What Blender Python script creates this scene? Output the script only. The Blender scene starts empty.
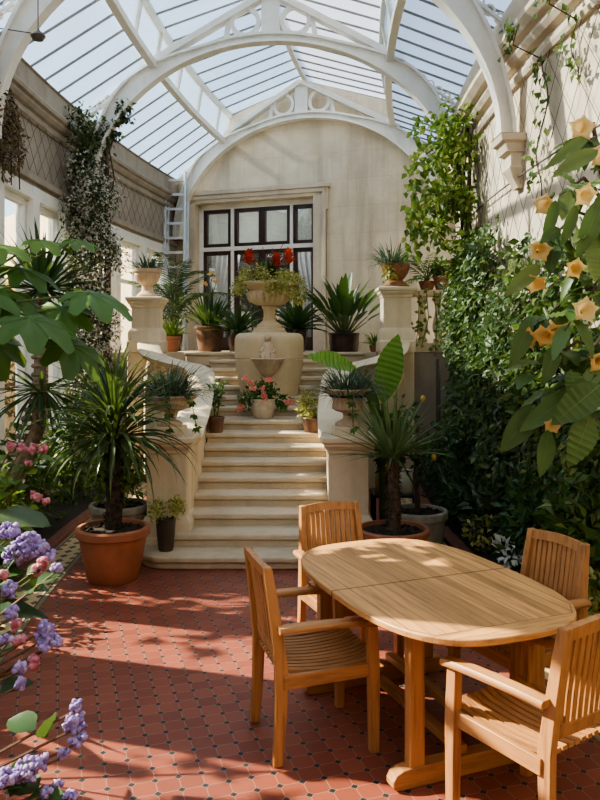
import bpy, bmesh, math, random
from mathutils import Vector, Matrix, Euler
import numpy as np

random.seed(7)
PI = math.pi
R_ = math.radians
scene = bpy.context.scene
COL = scene.collection

# ------------------------------------------------------------------ camera
F, EYE, HY = 760.0, 1.95, 345.0
cam_d = bpy.data.cameras.new('camera')
cam = bpy.data.objects.new('camera', cam_d)
COL.objects.link(cam)
cam.location = (0, 0, EYE)
cam.rotation_euler = (PI / 2, 0, 0)
cam_d.sensor_fit = 'VERTICAL'
cam_d.sensor_height = 36
cam_d.lens = F / 800 * 36
cam_d.shift_y = (HY - 400) / 800
cam_d.clip_end = 300
scene.camera = cam


def P(px, py, d):
    """photo pixel + depth -> world point (used to read measurements off the photo)"""
    return Vector(((px - 300) / F * d, d, EYE + (HY - py) / F * d))


def U(a, b):
    return random.uniform(a, b)


# ------------------------------------------------------------------ room curve
RC, Y0, XC = 29.0, 8.2, -0.5


def pt(o, y, z):
    """point at offset o from the curved centre line, at about distance y"""
    th = (y - Y0) / RC
    return Vector((XC + RC - (RC - o) * math.cos(th), Y0 + (RC - o) * math.sin(th), z))


def nrm(y):
    th = (y - Y0) / RC
    return Vector((math.cos(th), -math.sin(th), 0))      # towards +o (right)


# ------------------------------------------------------------------ mesh builder
class MB:
    def __init__(s):
        s.v = []; s.f = []; s.r = []; s.uv = None

    def add(s, vs, fs, r=None):
        b = len(s.v)
        s.v.extend([tuple(q) for q in vs])
        rr = random.random() if r is None else r
        for f in fs:
            s.f.append(tuple(i + b for i in f)); s.r.append(rr)

    def box(s, c, size, rz=0, rot=None):
        x, y, z = [q / 2 for q in size]
        m = rot if rot is not None else Matrix.Rotation(rz, 3, 'Z')
        c = Vector(c)
        vs = [c + m @ Vector((a * x, b * y, d * z)) for d in (-1, 1) for a, b in ((-1, -1), (1, -1), (1, 1), (-1, 1))]
        s.add(vs, [(3, 2, 1, 0), (4, 5, 6, 7), (0, 1, 5, 4), (1, 2, 6, 5), (2, 3, 7, 6), (3, 0, 4, 7)])

    def box2(s, lo, hi):
        s.box([(a + b) / 2 for a, b in zip(lo, hi)], [abs(b - a) for a, b in zip(lo, hi)])

    def bar(s, a, b, w, h, up=(0, 0, 1)):
        """rectangular bar from a to b; w sideways, h along up"""
        a = Vector(a); b = Vector(b); d = (b - a).normalized(); up = Vector(up)
        sd = d.cross(up)
        if sd.length < 1e-4:
            sd = d.cross(Vector((1, 0, 0)))
        sd.normalize(); u = sd.cross(d).normalized()
        vs = []
        for q in (a, b):
            for i, j in ((-1, -1), (1, -1), (1, 1), (-1, 1)):
                vs.append(q + sd * (i * w / 2) + u * (j * h / 2))
        s.add(vs, [(0, 1, 2, 3), (7, 6, 5, 4), (4, 5, 1, 0), (5, 6, 2, 1), (6, 7, 3, 2), (7, 4, 0, 3)])

    def sweep(s, path, prof, closed=True, side=None, caps=True):
        """sweep prof [(a,b)] along path; side(i) -> (A,B) axis vectors for prof coords"""
        n = len(prof); vs = []
        for i, p in enumerate(path):
            A, B = side(i)
            for a, b in prof:
                vs.append(Vector(p) + A * a + B * b)
        fs = []
        m = n if closed else n - 1
        for i in range(len(path) - 1):
            for j in range(m):
                k = (j + 1) % n
                fs.append((i * n + j, i * n + k, (i + 1) * n + k, (i + 1) * n + j))
        if closed and caps:
            fs.append(tuple(range(n - 1, -1, -1)))
            fs.append(tuple((len(path) - 1) * n + j for j in range(n)))
        s.add(vs, fs)

    def tube(s, path, rad, n=6, caps=True, r=None):
        path = [Vector(p) for p in path]
        m = len(path)
        rad = [rad] * m if not isinstance(rad, (list, tuple)) else rad
        vs = []; ref = None
        for i, p in enumerate(path):
            d = (path[min(i + 1, m - 1)] - path[max(i - 1, 0)])
            d = d.normalized() if d.length > 1e-9 else Vector((0, 0, 1))
            if ref is None:
                ref = Vector((1, 0, 0)) if abs(d.x) < .8 else Vector((0, 1, 0))
            A = (ref - d * ref.dot(d)).normalized(); ref = A; B = d.cross(A)
            for k in range(n):
                t = 2 * PI * k / n
                vs.append(p + (A * math.cos(t) + B * math.sin(t)) * rad[i])
        fs = [(i * n + k, i * n + (k + 1) % n, (i + 1) * n + (k + 1) % n, (i + 1) * n + k) for i in range(m - 1) for k in range(n)]
        if caps:
            fs.append(tuple(range(n - 1, -1, -1))); fs.append(tuple((m - 1) * n + k for k in range(n)))
        s.add(vs, fs, r)

    def lathe(s, prof, c, n=28, mod=None, r=None):
        """prof [(radius,z)] from bottom to top; mod(angle, i)->radius factor"""
        c = Vector(c); vs = []
        for i, (rr, z) in enumerate(prof):
            for k in range(n):
                t = 2 * PI * k / n
                q = rr * (mod(t, i) if mod else 1)
                vs.append(c + Vector((q * math.cos(t), q * math.sin(t), z)))
        m = len(prof)
        fs = [(i * n + k, i * n + (k + 1) % n, (i + 1) * n + (k + 1) % n, (i + 1) * n + k) for i in range(m - 1) for k in range(n)]
        fs.append(tuple(range(n - 1, -1, -1))); fs.append(tuple((m - 1) * n + k for k in range(n)))
        s.add(vs, fs, r)

    def prism(s, poly, z0, z1):
        n = len(poly)
        vs = [(x, y, z0) for x, y in poly] + [(x, y, z1) for x, y in poly]
        s.add(vs, [tuple(range(n - 1, -1, -1)), tuple(range(n, 2 * n))] + [(i, (i + 1) % n, n + (i + 1) % n, n + i) for i in range(n)])

    def blob(s, c, rad, jit=.15, r=None):
        """small knobbly ball"""
        c = Vector(c); n, m = 7, 5; vs = [c + Vector((0, 0, -rad))]
        for i in range(1, m):
            ph = PI * i / m
            for k in range(n):
                t = 2 * PI * (k + .5 * (i % 2)) / n; q = rad * U(1 - jit, 1 + jit)
                vs.append(c + Vector((q * math.sin(ph) * math.cos(t), q * math.sin(ph) * math.sin(t), -q * math.cos(ph))))
        vs.append(c + Vector((0, 0, rad)))
        fs = [(0, 1 + (k + 1) % n, 1 + k) for k in range(n)]
        for i in range(m - 2):
            for k in range(n):
                a = 1 + i * n; b = a + n
                fs.append((a + k, a + (k + 1) % n, b + (k + 1) % n, b + k))
        a = 1 + (m - 2) * n
        fs += [(a + k, a + (k + 1) % n, len(vs) - 1) for k in range(n)]
        s.add(vs, fs, r)

    # ---- leaves
    def leaflet(s, p, d, nrm_, L, W, r=None):
        """one small folded diamond leaf"""
        d = d.normalized(); sd = d.cross(nrm_)
        if sd.length < 1e-3:
            sd = d.cross(Vector((.3, .5, .8)))
        sd.normalize(); n = sd.cross(d)
        mid = p + d * (L * .45)
        s.add([p, mid + sd * (W / 2) + n * (W * .18), p + d * L - n * (L * .12), mid - sd * (W / 2) + n * (W * .18)], [(0, 1, 2), (0, 2, 3)], r)

    def strap(s, p, az, el, L, W, droop, segs=6, fold=.25, tip=.05, r=None, wmid=.35):
        """arching sword leaf"""
        p = Vector(p); h = Vector((math.cos(az), math.sin(az), 0)); sd = Vector((-h.y, h.x, 0))
        vs = []; e = el; q = p.copy()
        for i in range(segs + 1):
            t = i / segs
            w = W * (min(1, .45 + t / wmid * .55) if t < wmid else max(tip, 1 - ((t - wmid) / (1 - wmid)) ** 1.6))
            d = h * math.cos(e) + Vector((0, 0, math.sin(e))); u = Vector((0, 0, math.cos(e))) - h * math.sin(e)
            vs += [q - sd * (w / 2) + u * (w * fold), q, q + sd * (w / 2) + u * (w * fold)]
            q = q + d * (L / segs); e -= droop / segs * (.5 + t)
        fs = []
        for i in range(segs):
            a = i * 3
            fs += [(a, a + 1, a + 4, a + 3), (a + 1, a + 2, a + 5, a + 4)]
        s.add(vs, fs, r)

    def blade(s, p, d, up, L, W, bend=.4, segs=7, fold=.12, wav=0.0, shape=.42, r=None, rib=False):
        """broad leaf with a midrib fold; bends away from up"""
        p = Vector(p); d = Vector(d).normalized(); up = Vector(up)
        sd = d.cross(up)
        if sd.length < 1e-3:
            sd = d.cross(Vector((1, .2, .3)))
        sd.normalize(); u = sd.cross(d).normalized()
        vs = []; q = p.copy()
        ph = U(0, 6); ribs = []
        for i in range(segs + 1):
            t = i / segs
            w = W * (math.sin(PI * min(1, t ** (math.log(.5) / math.log(shape)))) ** .8 if 0 < t < 1 else .02)
            k = u * (w * fold + wav * W * math.sin(t * 14 + ph)); k2 = u * (w * fold + wav * W * math.sin(t * 13 + ph + 2))
            if rib:
                zg = u * (W * .045 * (-1) ** i * (1 if 0 < t < 1 else 0)); k = k + zg; k2 = k2 + zg
                ribs += [q - sd * (W * .022 * (1 - t)) + u * .0025, q + sd * (W * .022 * (1 - t)) + u * .0025]
            vs += [q - sd * (w / 2) + k, q, q + sd * (w / 2) + k2]
            rot = Matrix.Rotation(-bend / segs, 3, sd)
            q = q + d * (L / segs); d = rot @ d; u = rot @ u
        fs = []
        for i in range(segs):
            a = i * 3
            fs += [(a, a + 1, a + 4, a + 3), (a + 1, a + 2, a + 5, a + 4)]
        s.add(vs, fs, r)
        if rib:
            s.add(ribs, [(2 * i, 2 * i + 1, 2 * i + 3, 2 * i + 2) for i in range(segs)], 1.0)

    def palmate(s, c, d, up, L, lobes=7, droop=.35, r=None):
        """big lobed hand-shaped leaf with its stalk joint at c, tip lobe along d"""
        c = Vector(c); d = Vector(d).normalized(); up = Vector(up)
        sd = d.cross(up).normalized(); u = sd.cross(d).normalized()
        rings = [.0, .3, .62, 1.0]; n = lobes * 6; span = 1.72 * PI
        vs = []
        for ri, q in enumerate(rings):
            for k in range(n + 1):
                a = -span / 2 + span * k / n
                lob = (k % 6) / 6
                tooth = abs(2 * lob - 1)               # 1 on the sinus, 0 on the lobe tip
                size = L * (1 - .38 * (abs(a) / (span / 2)) ** 1.5)
                rr = size * q * (1 - (.30 * (tooth ** 1.6) + .05 * (k % 2) if ri == 3 else (.04 * tooth if ri == 2 else 0)))
                z = -droop * L * (rr / L) ** 2 + .05 * L * (math.cos(2 * PI * lob) if ri > 0 else 0) * q
                vs.append(c + d * (rr * math.cos(a)) + sd * (rr * math.sin(a)) + u * z)
        fs = []
        m = n + 1
        for ri in range(3):
            for k in range(n):
                fs.append((ri * m + k, ri * m + k + 1, (ri + 1) * m + k + 1, (ri + 1) * m + k))
        s.add(vs, fs, r)
        for lo in range(lobes + 1):
            k = lo * 6
            pts_ = [vs[ri * m + k] for ri in range(4)]
            e = (pts_[3] - pts_[0]).normalized().cross(u) * .006 if (pts_[3] - pts_[0]).length > 0 else sd
            rv = []
            for j, q in enumerate(pts_): rv += [q - e * (1 - .28 * j) + u * .004, q + e * (1 - .28 * j) + u * .004]
            s.add(rv, [(2 * j, 2 * j + 1, 2 * j + 3, 2 * j + 2) for j in range(3)], 1.0)


def make_mesh(name, mb, mat, smooth=True, angle=40, off=None):
    me = bpy.data.meshes.new(name)
    vs = mb.v
    if off is not None and (off.x or off.y or off.z):
        vs = [(a - off.x, b - off.y, c - off.z) for a, b, c in vs]
    me.from_pydata(vs, [], mb.f)
    if mat is not None:
        for m in (mat if isinstance(mat, (list, tuple)) else [mat]):
            me.materials.append(m)
    at = me.attributes.new('rnd', 'FLOAT', 'FACE')
    at.data.foreach_set('value', mb.r)
    if mb.uv is not None:
        uvl = me.uv_layers.new(name='UVMap')
        for lp in me.loops:
            uvl.data[lp.index].uv = mb.uv[lp.vertex_index]
    if smooth:
        me.shade_smooth()
        if angle < 180:
            me.set_sharp_from_angle(angle=R_(angle))
    me.update()
    return me


def wloc(o):
    q = Vector((0, 0, 0))
    while o is not None:
        q = q + o.location; o = o.parent
    return q


def obj(name, mb, mat, parent=None, smooth=True, angle=40, local=False, bevel=0, seg=2):
    """ONE mesh object. Geometry is given in world coordinates unless local"""
    off = None if (local or parent is None) else wloc(parent)
    if parent is not None and not local and mat.name.endswith(('leaf', 'blade', 'grass', 'blossom')) and not parent.name.startswith('garden'):
        for i, (x, y, z) in enumerate(mb.v):                     # foliage stays on the room side of the two long walls
            dx, dy = x - (XC + RC), y - Y0; r = math.hypot(dx, dy); o = RC - r
            if abs(o) > 2.685:
                k = (RC - math.copysign(2.685, o)) / r
                mb.v[i] = (XC + RC + dx * k, Y0 + dy * k, z)
    o = bpy.data.objects.new(name, make_mesh(name, mb, mat, smooth, angle, off))
    COL.objects.link(o)
    if parent is not None:
        o.parent = parent
    if bevel:
        b = o.modifiers.new('bevel', 'BEVEL'); b.width = bevel; b.segments = seg; b.limit_method = 'ANGLE'; b.angle_limit = R_(40)
    return o


def thing(name, label, cat, loc=(0, 0, 0), rz=0, group=None):
    o = bpy.data.objects.new(name, None); COL.objects.link(o)
    o.empty_display_size = .1
    o.location = loc; o.rotation_euler = (0, 0, rz)
    o['label'] = label; o['category'] = cat
    if group: o['group'] = group
    return o


def tag(o, label, cat, group=None, kind=None):
    o['label'] = label; o['category'] = cat
    if group: o['group'] = group
    if kind: o['kind'] = kind
    return o


def struct(name, mb, mat, parent=None, **k):
    o = obj(name, mb, mat, parent, **k)
    if parent is None: o['kind'] = 'structure'
    return o


def sroot(name, loc=(0, 0, 0)):
    o = bpy.data.objects.new(name, None); COL.objects.link(o); o.location = loc; o['kind'] = 'structure'
    return o


def dup(root, loc, rz, label, group=None):
    r = root.copy(); COL.objects.link(r); r.location = loc; r.rotation_euler = (0, 0, rz); r['label'] = label
    if group: r['group'] = group
    for ch in list(root.children):
        c = ch.copy(); COL.objects.link(c); c.parent = r
        for g in list(ch.children):
            e = g.copy(); COL.objects.link(e); e.parent = c
    return r


# ------------------------------------------------------------------ materials
class NT:
    def __init__(s, name):
        s.m = bpy.data.materials.new(name); s.m.use_nodes = True
        s.t = s.m.node_tree; s.b = s.t.nodes['Principled BSDF']; s.out = s.t.nodes['Material Output']

    def n(s, typ, **k):
        nd = s.t.nodes.new(typ)
        for a, b in k.items(): setattr(nd, a, b)
        return nd

    def l(s, a, b): s.t.links.new(a, b)

    def val(s, sock, v):
        if isinstance(v, (int, float, tuple, list)):
            sock.default_value = v
        else:
            s.l(v, sock)

    def math(s, op, a, b=0.0, c=None):
        nd = s.n('ShaderNodeMath', operation=op); s.val(nd.inputs[0], a); s.val(nd.inputs[1], b)
        if c is not None: s.val(nd.inputs[2], c)
        return nd.outputs[0]

    def coords(s, scale=(1, 1, 1), kind='Object', rot=(0, 0, 0)):
        tc = s.n('ShaderNodeTexCoord'); mp = s.n('ShaderNodeMapping')
        mp.inputs['Scale'].default_value = scale; mp.inputs['Rotation'].default_value = rot
        s.l(tc.outputs[kind], mp.inputs[0]); return mp.outputs[0]

    def noise(s, vec, scale, detail=5, rough=.6):
        nd = s.n('ShaderNodeTexNoise'); s.l(vec, nd.inputs['Vector']); nd.inputs['Scale'].default_value = scale
        nd.inputs['Detail'].default_value = detail; nd.inputs['Roughness'].default_value = rough; return nd.outputs[0]

    def ramp(s, fac, stops):
        nd = s.n('ShaderNodeValToRGB'); s.l(fac, nd.inputs[0]); e = nd.color_ramp.elements
        while len(e) < len(stops): e.new(.5)
        for q, (p, c) in zip(e, stops):
            q.position = p; q.color = (*c, 1) if len(c) == 3 else c
        return nd.outputs[0]

    def mix(s, fac, a, b, mode='MIX'):
        nd = s.n('ShaderNodeMix', data_type='RGBA', blend_type=mode)
        s.val(nd.inputs[0], fac)
        for k, v in ((6, a), (7, b)):
            s.val(nd.inputs[k], (*v, 1) if isinstance(v, (tuple, list)) and len(v) == 3 else v)
        return nd.outputs[2]

    def bump(s, h, strength=.3, dist=.02):
        nd = s.n('ShaderNodeBump'); nd.inputs['Strength'].default_value = strength; nd.inputs['Distance'].default_value = dist
        s.l(h, nd.inputs['Height']); s.l(nd.outputs[0], s.b.inputs['Normal'])

    def fin(s, col=None, rough=.6, **k):
        if col is not None: s.val(s.b.inputs['Base Color'], (*col, 1) if isinstance(col, (tuple, list)) and len(col) == 3 else col)
        s.val(s.b.inputs['Roughness'], rough)
        for a, b in k.items(): s.val(s.b.inputs[a.replace('_', ' ')], b)
        return s.m


def m_stone(name, c1, c2, c3, streak=.5, rough=.85, sc=1.0, joints=None):
    t = NT(name)
    v = t.coords()
    a = t.noise(v, 1.6 * sc, 8, .65)
    vs = t.coords((3.5 * sc, 3.5 * sc, .28 * sc))
    b = t.noise(vs, 1.0, 6, .6)
    c = t.noise(v, 28 * sc, 4, .7)
    col = t.ramp(a, [(.3, c2), (.55, c1), (.8, tuple(min(1, x * 1.08) for x in c1))])
    sfac = t.ramp(b, [(.5, (0, 0, 0)), (.75, (1, 1, 1))])
    col = t.mix(t.math('MULTIPLY', sfac, streak), col, c3)
    col = t.mix(t.math('MULTIPLY', t.math('SUBTRACT', c, .35), .35), col, c3)
    h = c
    if joints:
        tc = t.n('ShaderNodeUVMap'); br = t.n('ShaderNodeTexBrick')
        t.l(tc.outputs[0], br.inputs[0]); br.inputs['Scale'].default_value = 1
        br.inputs['Brick Width'].default_value = joints[0]; br.inputs['Row Height'].default_value = joints[1]
        br.inputs['Mortar Size'].default_value = .008; br.inputs['Mortar Smooth'].default_value = .3
        br.inputs['Color1'].default_value = (.78, .78, .78, 1); br.inputs['Color2'].default_value = (1, 1, 1, 1)
        br.inputs['Mortar'].default_value = (.55, .52, .48, 1)
        col = t.mix(.28, col, br.outputs[0], 'MULTIPLY')
    t.bump(h, .25, .01)
    return t.fin(col, rough)


def m_plain(name, col, rough=.5, var=.12, sc=12, metal=0.0, bump=.1, spec=None):
    t = NT(name)
    a = t.noise(t.coords(), sc, 5, .6)
    dk = tuple(max(0, x * (1 - var * 2)) for x in col); lt = tuple(min(1, x * (1 + var)) for x in col)
    c = t.ramp(a, [(.3, dk), (.65, col), (.85, lt)])
    if bump: t.bump(a, bump, .01)
    k = {'Metallic': metal}
    if spec is not None: k['Specular_IOR_Level'] = spec
    return t.fin(c, rough, **k)


def m_leaf(name, c1, c2, c3=None, trans=.35, rough=.45, var=None):
    """leaf: colour differs leaf by leaf (rnd attribute), light shines through"""
    t = NT(name)
    green = not any(q in name for q in ('petal', 'blossom', 'bract', 'dry'))
    if green:
        g = lambda c: None if c is None else tuple(min(.8, q * 1.5) for q in c)
        c1, c2, c3 = g(c1), g(c2), g(c3)
    at = t.n('ShaderNodeAttribute', attribute_name='rnd')
    st = [(0, c1), (.8, c2)] if c3 is None else [(0, c1), (.6, c2), (1, c3)]
    col = t.ramp(at.outputs['Fac'], st)
    nz = t.noise(t.coords(), 9, 3, .6)
    col = t.mix(t.math('MULTIPLY', nz, .45), col, tuple(x * .55 for x in c1))
    t.fin(col, rough)
    t.b.inputs['Specular IOR Level'].default_value = .4
    tr = t.n('ShaderNodeBsdfTranslucent')
    t.l(t.mix(.5 if green else 0.0, col, (.22, .34, .06), 'MIX'), tr.inputs[0])
    mx = t.n('ShaderNodeMixShader'); mx.inputs[0].default_value = trans
    t.l(t.b.outputs[0], mx.inputs[1]); t.l(tr.outputs[0], mx.inputs[2]); t.l(mx.outputs[0], t.out.inputs[0])
    return t.m


def m_teak(name, base, dark, stretch=(14, 14, 1.2), top=False):
    t = NT(name)
    v = t.coords(stretch)
    a = t.noise(v, 2.2, 7, .65)
    b = t.noise(t.coords(), 3.0, 3, .6)
    col = t.ramp(a, [(.3, dark), (.5, base), (.75, tuple(min(1, x * 1.25) for x in base))])
    col = t.mix(t.math('MULTIPLY', b, .35), col, tuple(x * .62 for x in base))
    if top:
        tc = t.n('ShaderNodeTexCoord'); sp = t.n('ShaderNodeSeparateXYZ'); t.l(tc.outputs['Object'], sp.inputs[0])
        x, y = sp.outputs[0], sp.outputs[1]
        ax, ay = t.math('ABSOLUTE', x), t.math('ABSOLUTE', y)
        # signed distance outside the eight-sided field of boards
        e = t.math('MAXIMUM', t.math('SUBTRACT', ax, .43), t.math('SUBTRACT', ay, .69))
        e = t.math('MAXIMUM', e, t.math('SUBTRACT', t.math('MULTIPLY', t.math('ADD', ax, t.math('MULTIPLY', ay, .75)), .8), .70))
        inside = t.math('LESS_THAN', e, 0.0)
        k = t.math('DIVIDE', x, .0615)
        fr = t.math('ABSOLUTE', t.math('SUBTRACT', t.math('FRACT', k), .5))
        gap = t.math('MULTIPLY', t.math('GREATER_THAN', fr, .472), inside)
        edge = t.math('LESS_THAN', t.math('ABSOLUTE', e), .0035)
        seam = t.math('LESS_THAN', ay, .0)
        wn = t.n('ShaderNodeTexWhiteNoise', noise_dimensions='1D'); t.l(t.math('FLOOR', k), wn.inputs['W'])
        tone = t.math('ADD', .72, t.math('MULTIPLY', wn.outputs[0], .5))
        cmb = t.n('ShaderNodeCombineColor'); [t.l(tone, cmb.inputs[i]) for i in range(3)]
        col = t.mix(inside, col, t.mix(1.0, col, cmb.outputs[0], 'MULTIPLY'))
        # ring pieces: grain across
        a2 = t.noise(t.coords((1.5, 14, 14)), 2.2, 7, .65)
        ringc = t.ramp(a2, [(.3, dark), (.5, base), (.75, tuple(min(1, q * 1.2) for q in base))])
        endz = t.math('MULTIPLY', t.math('SUBTRACT', 1.0, inside), t.math('GREATER_THAN', ay, .6))
        col = t.mix(endz, col, ringc)
        dk = t.math('MAXIMUM', t.math('MAXIMUM', gap, edge), t.math('LESS_THAN', ay, .006))
        col = t.mix(t.math('MULTIPLY', dk, .7), col, (.10, .05, .02))
    t.bump(a, .12, .004)
    return t.fin(col, .48)


def m_tile():
    t = NT('red octagon tiles')
    tc = t.n('ShaderNodeTexCoord'); mp = t.n('ShaderNodeMapping', vector_type='POINT')
    mp.inputs['Rotation'].default_value = (0, 0, R_(-17.7)); mp.inputs['Scale'].default_value = (9.6, 9.6, 9.6)
    t.l(tc.outputs['Object'], mp.inputs[0])
    sp = t.n('ShaderNodeSeparateXYZ'); t.l(mp.outputs[0], sp.inputs[0])
    fl = []
    for ax in (0, 1):
        fr = t.math('FRACT', t.math('ADD', sp.outputs[ax], .5))
        fl.append(t.math('ABSOLUTE', t.math('SUBTRACT', fr, .5)))      # 0 on a lattice line
    man = t.math('ADD', fl[0], fl[1])
    dot = t.math('LESS_THAN', man, .175)
    ring = t.math('MULTIPLY', t.math('LESS_THAN', man, .205), t.math('SUBTRACT', 1.0, dot))
    line = t.math('LESS_THAN', t.math('MINIMUM', fl[0], fl[1]), .012)
    grout = t.math('MAXIMUM', ring, t.math('MULTIPLY', line, t.math('SUBTRACT', 1.0, dot)))
    fv = t.n('ShaderNodeVectorMath', operation='FLOOR'); t.l(mp.outputs[0], fv.inputs[0])
    wn = t.n('ShaderNodeTexWhiteNoise', noise_dimensions='2D'); t.l(fv.outputs[0], wn.inputs['Vector'])
    nz = t.noise(t.coords(), 1.3, 6, .65)
    col = t.ramp(wn.outputs[0], [(0, (.20, .055, .032)), (.5, (.255, .070, .040)), (1, (.31, .092, .054))])
    col = t.mix(t.math('MULTIPLY', nz, .5), col, (.17, .05, .032))
    col = t.mix(t.math('MULTIPLY', grout, .5), col, (.46, .36, .28))
    col = t.mix(dot, col, (.02, .022, .025))
    h = t.math('SUBTRACT', 1.0, t.math('MULTIPLY', grout, 1.0)); t.bump(h, .25, .003)
    rg = t.math('ADD', .38, t.math('MULTIPLY', nz, .3))
    return t.fin(col, rg)


def m_border():
    t = NT('patterned tile border')
    uv = t.n('ShaderNodeUVMap'); sp = t.n('ShaderNodeSeparateXYZ'); t.l(uv.outputs[0], sp.inputs[0])
    s_, w = sp.outputs[0], sp.outputs[1]          # metres along, 0..1 across
    cen = t.math('ABSOLUTE', t.math('SUBTRACT', w, .5))
    fr = t.math('ABSOLUTE', t.math('SUBTRACT', t.math('FRACT', t.math('MULTIPLY', s_, 7.0)), .5))
    dia = t.math('LESS_THAN', t.math('ADD', t.math('MULTIPLY', fr, .55), t.math('MULTIPLY', cen, 1.6)), .2)
    fr2 = t.math('ABSOLUTE', t.math('SUBTRACT', t.math('FRACT', t.math('ADD', t.math('MULTIPLY', s_, 7.0), .5)), .5))
    tri = t.math('LESS_THAN', t.math('ADD', t.math('MULTIPLY', fr2, .55), t.math('MULTIPLY', t.math('ABSOLUTE', t.math('SUBTRACT', cen, .3)), 1.6)), .16)
    edge = t.math('GREATER_THAN', cen, .4)
    rim = t.math('MULTIPLY', t.math('GREATER_THAN', cen, .36), t.math('LESS_THAN', cen, .4))
    nz = t.noise(t.coords(), 14, 4, .6)
    col = t.ramp(nz, [(.3, (.50, .38, .20)), (.7, (.66, .52, .32))])
    col = t.mix(dia, col, (.10, .04, .025)); col = t.mix(tri, col, (.16, .06, .035))
    col = t.mix(edge, col, (.24, .22, .13)); col = t.mix(rim, col, (.03, .03, .03))
    return t.fin(col, .5)


def m_glass(name, tint, refl=.06, rough=.02):
    t = NT(name); t.t.nodes.remove(t.b)
    tr = t.n('ShaderNodeBsdfTransparent'); tr.inputs[0].default_value = (*tint, 1)
    gl = t.n('ShaderNodeBsdfGlossy'); gl.inputs['Roughness'].default_value = rough
    mx = t.n('ShaderNodeMixShader'); mx.inputs[0].default_value = refl
    t.l(tr.outputs[0], mx.inputs[1]); t.l(gl.outputs[0], mx.inputs[2]); t.l(mx.outputs[0], t.out.inputs[0]); return t.m


def m_roofglass(nm='weathered roof glass', lo=.34, hi=.72):
    t = NT(nm); t.t.nodes.remove(t.b)
    nz = t.noise(t.coords(), 1.1, 6, .7); n2 = t.noise(t.coords((1, 1, 1)), 6.0, 4, .6)
    f = t.math('ADD', t.math('MULTIPLY', nz, .7), t.math('MULTIPLY', n2, .3))
    tr = t.n('ShaderNodeBsdfTransparent'); tr.inputs[0].default_value = (.78, .90, 1.0, 1)
    tl = t.n('ShaderNodeBsdfTranslucent'); tl.inputs[0].default_value = (.19, .27, .37, 1)
    if lo > .5: tl.inputs[0].default_value = (.90, .93, .96, 1)
    df = t.n('ShaderNodeBsdfDiffuse'); df.inputs[0].default_value = (.80, .84, .88, 1)
    m1 = t.n('ShaderNodeMixShader'); m1.inputs[0].default_value = .5
    t.l(tl.outputs[0], m1.inputs[1]); t.l(df.outputs[0], m1.inputs[2])
    mx = t.n('ShaderNodeMixShader')
    t.l(t.ramp(f, [(.32, (lo,) * 3), (.68, (hi,) * 3)]), mx.inputs[0])
    t.l(tr.outputs[0], mx.inputs[1]); t.l(m1.outputs[0], mx.inputs[2]); t.l(mx.outputs[0], t.out.inputs[0]); return t.m


M = {}
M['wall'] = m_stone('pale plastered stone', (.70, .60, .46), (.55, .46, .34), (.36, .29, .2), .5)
M['back'] = m_stone('cream ashlar', (.72, .63, .49), (.58, .49, .36), (.36, .29, .20), .75, joints=(1.05, .5))
M['cornice'] = m_stone('weathered moulded stone', (.62, .53, .41), (.48, .40, .30), (.28, .22, .16), .4)
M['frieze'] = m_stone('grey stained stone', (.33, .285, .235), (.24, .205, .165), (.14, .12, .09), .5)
M['step'] = m_stone('worn step stone', (.60, .50, .365), (.48, .39, .275), (.31, .25, .17), .5)
M['ped'] = m_stone('carved cream stone', (.74, .63, .46), (.62, .51, .36), (.40, .32, .21), .5)
M['urn'] = m_stone('weathered urn stone', (.60, .47, .34), (.46, .35, .25), (.28, .21, .15), .4, sc=3)
M['drum'] = m_stone('buff stone', (.66, .53, .35), (.56, .44, .28), (.40, .31, .20), .35)
M['white'] = m_plain('white paint', (.80, .79, .75), .45, .06, 6)
M['iron'] = m_stone('cream white painted iron', (.80, .79, .74), (.74, .72, .66), (.46, .34, .22), .22, rough=.5, sc=2)
M['bar'] = m_plain('grey glazing bar paint', (.25, .235, .215), .5, .15, 8)
M['roofglass'] = m_roofglass()
M['roofwhite'] = m_roofglass('whitened roof glass', .62, .88)
M['glass'] = m_glass('clear window glass', (.96, .97, .96), .05)
M['doorglass'] = m_glass('door glass', (.95, .96, .95), .14)
M['brown'] = m_plain('maroon brown gloss paint', (.055, .022, .018), .35, .2, 8)
M['curtain'] = m_leaf('grey net fabric petal', (.62, .62, .62), (.7, .7, .7), trans=.4, rough=.9)
M['blind'] = m_leaf('off white fabric petal', (.80, .81, .76), (.86, .87, .82), trans=.45, rough=.9)
M['dark'] = m_plain('painted room gloom', (.03, .026, .024), .9, .1, 3)  # near-black colour stands in for the shade of an unlit interior
M['tile'] = m_tile()
M['border'] = m_border()
M['kerb'] = m_plain('red brick kerb', (.22, .075, .045), .7, .25, 20)
M['soil'] = m_plain('dark soil', (.035, .024, .016), .95, .4, 40, bump=.8)
M['teak'] = m_teak('oiled teak', (.45, .222, .088), (.21, .095, .038))
M['teakx'] = m_teak('oiled teak cross', (.45, .222, .088), (.21, .095, .038), (1.2, 14, 14))
M['teaky'] = m_teak('oiled teak long', (.44, .22, .086), (.21, .095, .038), (14, 1.2, 14))
M['top'] = m_teak('teak table boards', (.58, .315, .122), (.27, .135, .05), (16, 1.0, 16), top=True)
M['terra'] = m_plain('terracotta', (.40, .155, .085), .65, .15, 6)
M['terra2'] = m_plain('old terracotta', (.34, .15, .08), .75, .25, 14)
M['potgrey'] = m_plain('grey cast stone', (.42, .38, .32), .85, .2, 12)
M['potbrown'] = m_plain('glazed dark brown', (.055, .030, .022), .3, .25, 8)
M['potrust'] = m_plain('brown stoneware', (.17, .085, .05), .55, .25, 10)
M['potdark'] = m_plain('dark grey brown ceramic', (.085, .065, .05), .45, .2, 10)
M['potcream'] = m_plain('cream stone pot', (.62, .53, .41), .8, .15, 12)
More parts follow.
